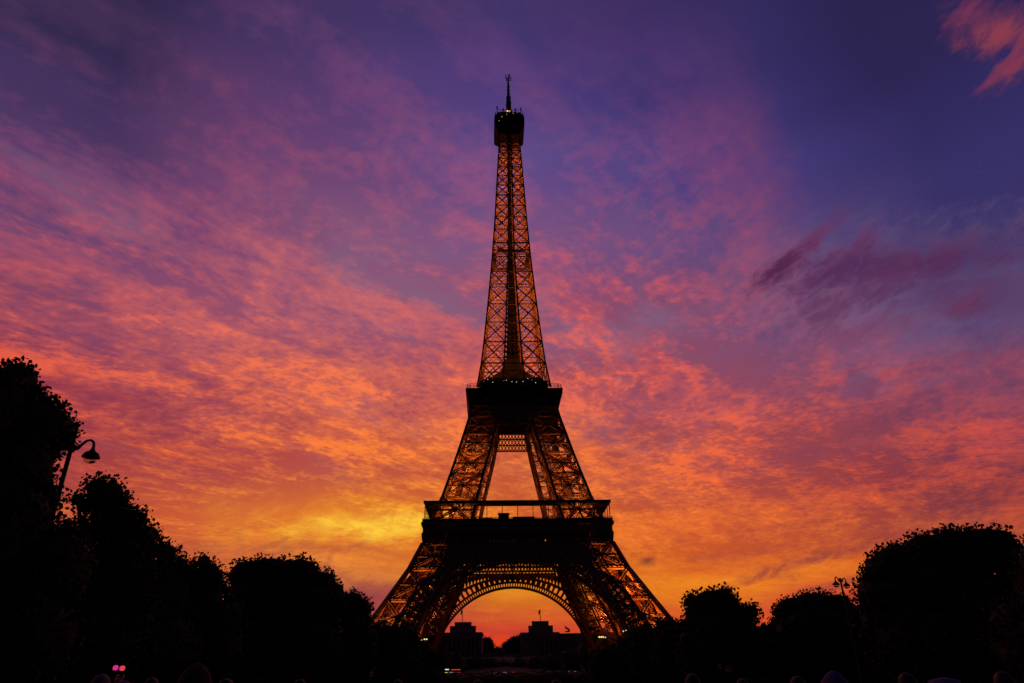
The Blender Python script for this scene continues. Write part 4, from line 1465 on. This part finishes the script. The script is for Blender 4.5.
# ------------------------------------------------------------------ people
def skin_mesh(verts, edges, radii, name):
    me = bpy.data.meshes.new(name)
    me.from_pydata([tuple(v) for v in verts], edges, [])
    o = bpy.data.objects.new(name, me)
    col.objects.link(o)
    o.modifiers.new('s', 'SKIN')
    sub = o.modifiers.new('u', 'SUBSURF'); sub.levels = 1; sub.render_levels = 1
    for i, r_ in enumerate(radii):
        rr = r_ if isinstance(r_, tuple) else (r_, r_)
        me.skin_vertices[0].data[i].radius = rr
    me.skin_vertices[0].data[0].use_root = True
    bpy.context.view_layer.update()
    dg = bpy.context.evaluated_depsgraph_get()
    em = bpy.data.meshes.new_from_object(o.evaluated_get(dg))
    v = [tuple(p.co) for p in em.vertices]; f = [tuple(p.vertices) for p in em.polygons]
    bpy.data.objects.remove(o); bpy.data.meshes.remove(me); bpy.data.meshes.remove(em)
    return v, f


def head_geo(c, s=1.0):
    """head facing +y: skull, jaw, nose, brow, eye sockets, ears"""
    v, f = ico(4)
    out = []
    for x, y, z in v:
        X, Y, Z = x * 0.078, y * 0.098, z * 0.118
        if z < 0: X *= 1 - 0.28 * (-z) ** 1.3; Y *= 1 - 0.12 * (-z)
        if y > 0:
            nz_ = math.exp(-((x / 0.17) ** 2)) * math.exp(-(((z + 0.12) / 0.2) ** 2)); Y += 0.024 * nz_
            for sx in (-1, 1):
                Y -= 0.012 * math.exp(-(((x - sx * 0.38) / 0.2) ** 2) - (((z - 0.08) / 0.13) ** 2))
            Y += 0.007 * math.exp(-((x / 0.3) ** 2) - (((z + 0.5) / 0.08) ** 2)); Y += 0.008 * math.exp(-((x / 0.3) ** 2) - (((z + 0.85) / 0.15) ** 2))
        for sx in (-1, 1):
            X += sx * 0.016 * math.exp(-(((y + 0.1) / 0.14) ** 2) - ((z / 0.22) ** 2)) * (1 if x * sx > 0 else 0)
        out.append((c[0] + X * s, c[1] + Y * s, c[2] + Z * s))
    return out, f


def make_person(lhand, rhand, top_m, leg_m, hair_m, hat=None, sc=1.0):
    """1.72 m tall, facing +y"""
    P = empty('person', (0, 0, 0), 0, None, None)
    sk = mat('skin', (0.35, 0.2, 0.14), 0.6) if 'skin' not in M else M['skin']
    J = {}
    V, E, R = [], [], []
    def add(p, r_, par=None):
        V.append(Vector(p)); R.append(r_)
        if par is not None: E.append((par, len(V) - 1))
        return len(V) - 1
    pel = add((0, 0, 0.95), (0.15, 0.10))
    wa = add((0, 0, 1.12), (0.13, 0.09), pel); ch = add((0, 0, 1.30), (0.16, 0.105), wa); up = add((0, -0.01, 1.42), (0.12, 0.08), ch)
    nk = add((0, 0, 1.50), 0.052, up); add((0, 0.012, 1.58), 0.05, nk)
    for s, hand in ((-1, lhand), (1, rhand)):
        sh = add((s * 0.17, -0.01, 1.42), 0.055, up)
        S = Vector((s * 0.19, -0.01, 1.41)); Hh = Vector(hand)
        mid = (S + Hh) / 2; dd = Hh - S; ln = dd.length
        b = math.sqrt(max(0.0, 0.28 ** 2 - (ln / 2) ** 2))
        out = Vector((s * 0.7, -0.5, -0.3)); out -= dd.normalized() * out.dot(dd.normalized()); out.normalize()
        el = add(mid + out * b, 0.038, sh); wr = add(Hh, 0.026, el)
        dr = (Hh - V[el]).normalized()
        pm = add(Hh + dr * 0.055, (0.036, 0.018), wr)
        side = dr.cross(Vector((0, 1, 0))).normalized() if abs(dr.y) < 0.9 else Vector((1, 0, 0))
        curl = dr.cross(side).normalized() * (1 if s > 0 else -1)
        if curl.y < 0: curl = -curl
        for k, L in enumerate((0.07, 0.08, 0.075, 0.055)):
            o = side * (k - 1.5) * 0.018
            a = add(Hh + dr * 0.09 + o, 0.0095, pm)
            b2 = add(Hh + dr * (0.09 + L * 0.5) + o + curl * 0.01, 0.0085, a)
            add(Hh + dr * (0.09 + L * 0.8) + o + curl * 0.03, 0.0075, b2)
        t1 = add(Hh + dr * 0.04 - side * 0.04 + curl * 0.015, 0.011, pm); add(Hh + dr * 0.075 - side * 0.055 + curl * 0.03, 0.009, t1)
        hp = add((s * 0.09, 0, 0.9), 0.085, pel); kn = add((s * 0.1, 0.015, 0.5), 0.058, hp); an = add((s * 0.11, -0.01, 0.09), 0.04, kn)
        add((s * 0.12, 0.12, 0.035), (0.045, 0.03), an)
    v, f = skin_mesh(V, E, R, 'body')
    m = MB(); m.verts(v, f)
    hv, hf = head_geo((0, 0.02, 1.61))
    m.verts(hv, hf)
    body = m.build('body', sk, P, True)
    # clothes: jacket and trousers as slightly larger shells over the same joints
    def shell(keep, extra, name, mt):
        idx = {k: i for i, k in enumerate(keep)}
        vv = [V[k] for k in keep]; ee = [(idx[a], idx[b]) for a, b in E if a in idx and b in idx]
        rr = [tuple(x + extra for x in (R[k] if isinstance(R[k], tuple) else (R[k], R[k]))) for k in keep]
        v, f = skin_mesh(vv, ee, rr, name)
        m = MB(); m.verts(v, f); m.build(name, mt, P, True)
    arms = []
    n = len(V)
    per = (n - 6) // 2
    for s in (0, 1):
        b0 = 6 + s * per
        arms += [b0, b0 + 1, b0 + 2]
    shell([0, 1, 2, 3] + arms, 0.016, 'jacket', top_m)
    legs = []
    for s in (0, 1):
        b0 = 6 + s * per
        legs += [b0 + per - 4, b0 + per - 3, b0 + per - 2]
    shell([0, 1] + legs, 0.012, 'trousers', leg_m)
    h = MB()
    v, f = ico(4)
    hv = []
    for x, y, z in v:
        lim = y > 0.35 and z < 0.45
        k = 0.93 if lim or z < -0.55 else 1.09
        k *= 1 + 0.035 * math.sin(17 * x + 5 * y) * math.sin(13 * z + 9 * y) + 0.02 * math.sin(41 * x + 37 * y + 29 * z)
        hv.append((x * 0.08 * k, 0.012 + y * 0.1 * k, 1.62 + z * 0.118 * k))
    h.verts(hv, f); h.build('hair', hair_m, P, True)
    if hat:
        h = MB()
        if hat == 'cap':
            h.lathe([(0.094, 1.65), (0.1, 1.68), (0.092, 1.73), (0.06, 1.765), (0.01, 1.775)], (0, 0.01, 0), 20)
            h.verts([(-0.07, 0.08, 1.668), (0.07, 0.08, 1.668), (0.055, 0.185, 1.655), (-0.055, 0.185, 1.655),
                     (-0.07, 0.08, 1.676), (0.07, 0.08, 1.676), (0.055, 0.185, 1.663), (-0.055, 0.185, 1.663)], MB.FQ)
        elif hat == 'brim':
            h.lathe([(0.19, 1.672), (0.19, 1.68), (0.1, 1.69), (0.098, 1.74), (0.085, 1.78), (0.02, 1.785)], (0, 0.01, 0), 22)
        else:
            h.lathe([(0.12, 1.47), (0.125, 1.56), (0.118, 1.66), (0.09, 1.74), (0.045, 1.79), (0.01, 1.81)], (0, -0.005, 0), 18)
        h.build('hat' if hat != 'hood' else 'hood', top_m if hat == 'hood' else HATM[hat], P, True)
    return P


M['skin'] = mat('skin', (0.35, 0.2, 0.14), 0.6)
HATM = {'cap': mat('lilac_cotton', (0.16, 0.12, 0.26), 0.9), 'brim': mat('brown_straw', (0.25, 0.14, 0.1), 0.9)}
cl = [mat('navy_cloth', (0.03, 0.035, 0.07), 0.9), mat('grey_cloth', (0.16, 0.16, 0.17), 0.9), mat('violet_cloth', (0.13, 0.10, 0.2), 0.9), mat('brown_cloth', (0.05, 0.03, 0.025), 0.9)]
hr = mat('dark_hair', (0.02, 0.014, 0.01), 0.6)
fair = mat('fair_hair', (0.14, 0.11, 0.08), 0.7)
down = ((-0.27, 0.05, 0.86), (0.27, 0.05, 0.86))
proto = {
    'plain': make_person(down[0], down[1], cl[0], cl[1], hr),
    'cap': make_person(down[0], down[1], cl[2], cl[0], hr, 'cap'),
    'hood': make_person(down[0], down[1], cl[2], cl[0], hr, 'hood'),
    'brim': make_person(down[0], down[1], cl[3], cl[0], hr, 'hood'),
    'phone': make_person((-0.06, 0.34, 1.58), (0.07, 0.34, 1.58), cl[1], cl[0], hr),
    'fair': make_person(down[0], (0.04, 0.36, 1.68), cl[1], cl[1], fair),
}
TOPZ = {'plain': 1.745, 'cap': 1.775, 'hood': 1.81, 'brim': 1.81, 'phone': 1.745, 'fair': 1.745}
crowd = [('cap', 944, 677.5, 3.7, 0.1, 'person in a lilac cap standing nearest, right of the hooded person'),
         ('hood', 832, 670.5, 5.4, -0.1, 'person in a pointed violet hood standing in the crowd at lower right'),
         ('brim', 198, 662.5, 5.2, 0.3, 'person in a brown hood at lower left, taller than the others'),
         ('fair', 102, 674.5, 7.5, 0.1, 'fair haired person with one arm raised below the pink lights'),
         ('plain', 152, 678, 8.5, 0.2, 'dark haired person in navy just left of the brown hood'),
         ('phone', 226, 679, 7.0, 0.0, 'person in grey raising both hands just right of the brown hood'),
         ('plain', 300, 679.5, 9.0, -0.2, 'dark haired person in navy below the big clipped tree on the left'),
         ('plain', 398, 680, 10.0, 0.1, 'dark haired person in navy below the left foot of the tower'),
         ('plain', 478, 680, 10.5, 0.3, 'dark haired person in navy below the left palace pavilion'),
         ('plain', 556, 680, 9.5, -0.3, 'dark haired person in navy below the right palace pavilion'),
         ('phone', 692, 674, 8.5, 0.1, 'person in grey raising both hands below the bumpy tree'),
         ('plain', 742, 679, 9.0, 0.0, 'dark haired person in navy between the raised hands and the hooded person'),
         ('plain', 797, 676.5, 7.5, -0.2, 'dark haired person in navy just left of the hooded person'),
         ('plain', 906, 673, 8.5, 0.2, 'dark haired person in navy just left of the lilac cap'),
         ('phone', 1002, 671.5, 8.0, 0.1, 'person in grey raising both hands at the right edge')]
used = set()
for kind, px, py, d, rz, label in crowd:
    c = at(px, py, d)
    o = proto[kind] if kind not in used else copy_tree(proto[kind])
    used.add(kind)
    s = c.z / TOPZ[kind]
    o.location = (c.x, c.y, 0)
    o.rotation_euler = (0, 0, rz)
    o.scale = (s, s, s)
    tag(o, label, 'person', 'people watching the sunset')
# two glowing toys held up above the crowd
for px, py, mt, label in ((115.6, 667.8, 'lamp_pink', 'magenta glowing toy, left of the pair held above the crowd'), (122.3, 668.3, 'lamp_rose', 'red glowing toy, right of the pair held above the crowd')):
    c = at(px, py, 7.9)
    T = empty('light_toy', c, 0, label, 'light toy', 'glowing toys above the crowd')
    m = MB(); m.lathe([(0.004, -0.022), (0.02, -0.016), (0.023, 0), (0.02, 0.016), (0.004, 0.022)], n=12); m.build('bulb', M[mt], T, True)
    m = MB(); m.cyl((0, 0, -0.02), (-0.02 if mt == 'lamp_pink' else -0.03, 0.0, -0.13), 0.006, 0.008, 8); m.build('stick', M['metal'], T)

# faint last light from below the horizon behind the palace
sun = bpy.data.lights.new('sun', 'SUN')
sun.energy = 0.05
sun.angle = math.radians(4)
sun.color = (1.0, 0.45, 0.2)
so = bpy.data.objects.new('sun', sun)
dv = px_dir(395, 640); dv = Vector((dv.x, dv.y, 0.035)).normalized()
so.rotation_euler = dv.to_track_quat('Z', 'Y').to_euler()
col.objects.link(so)
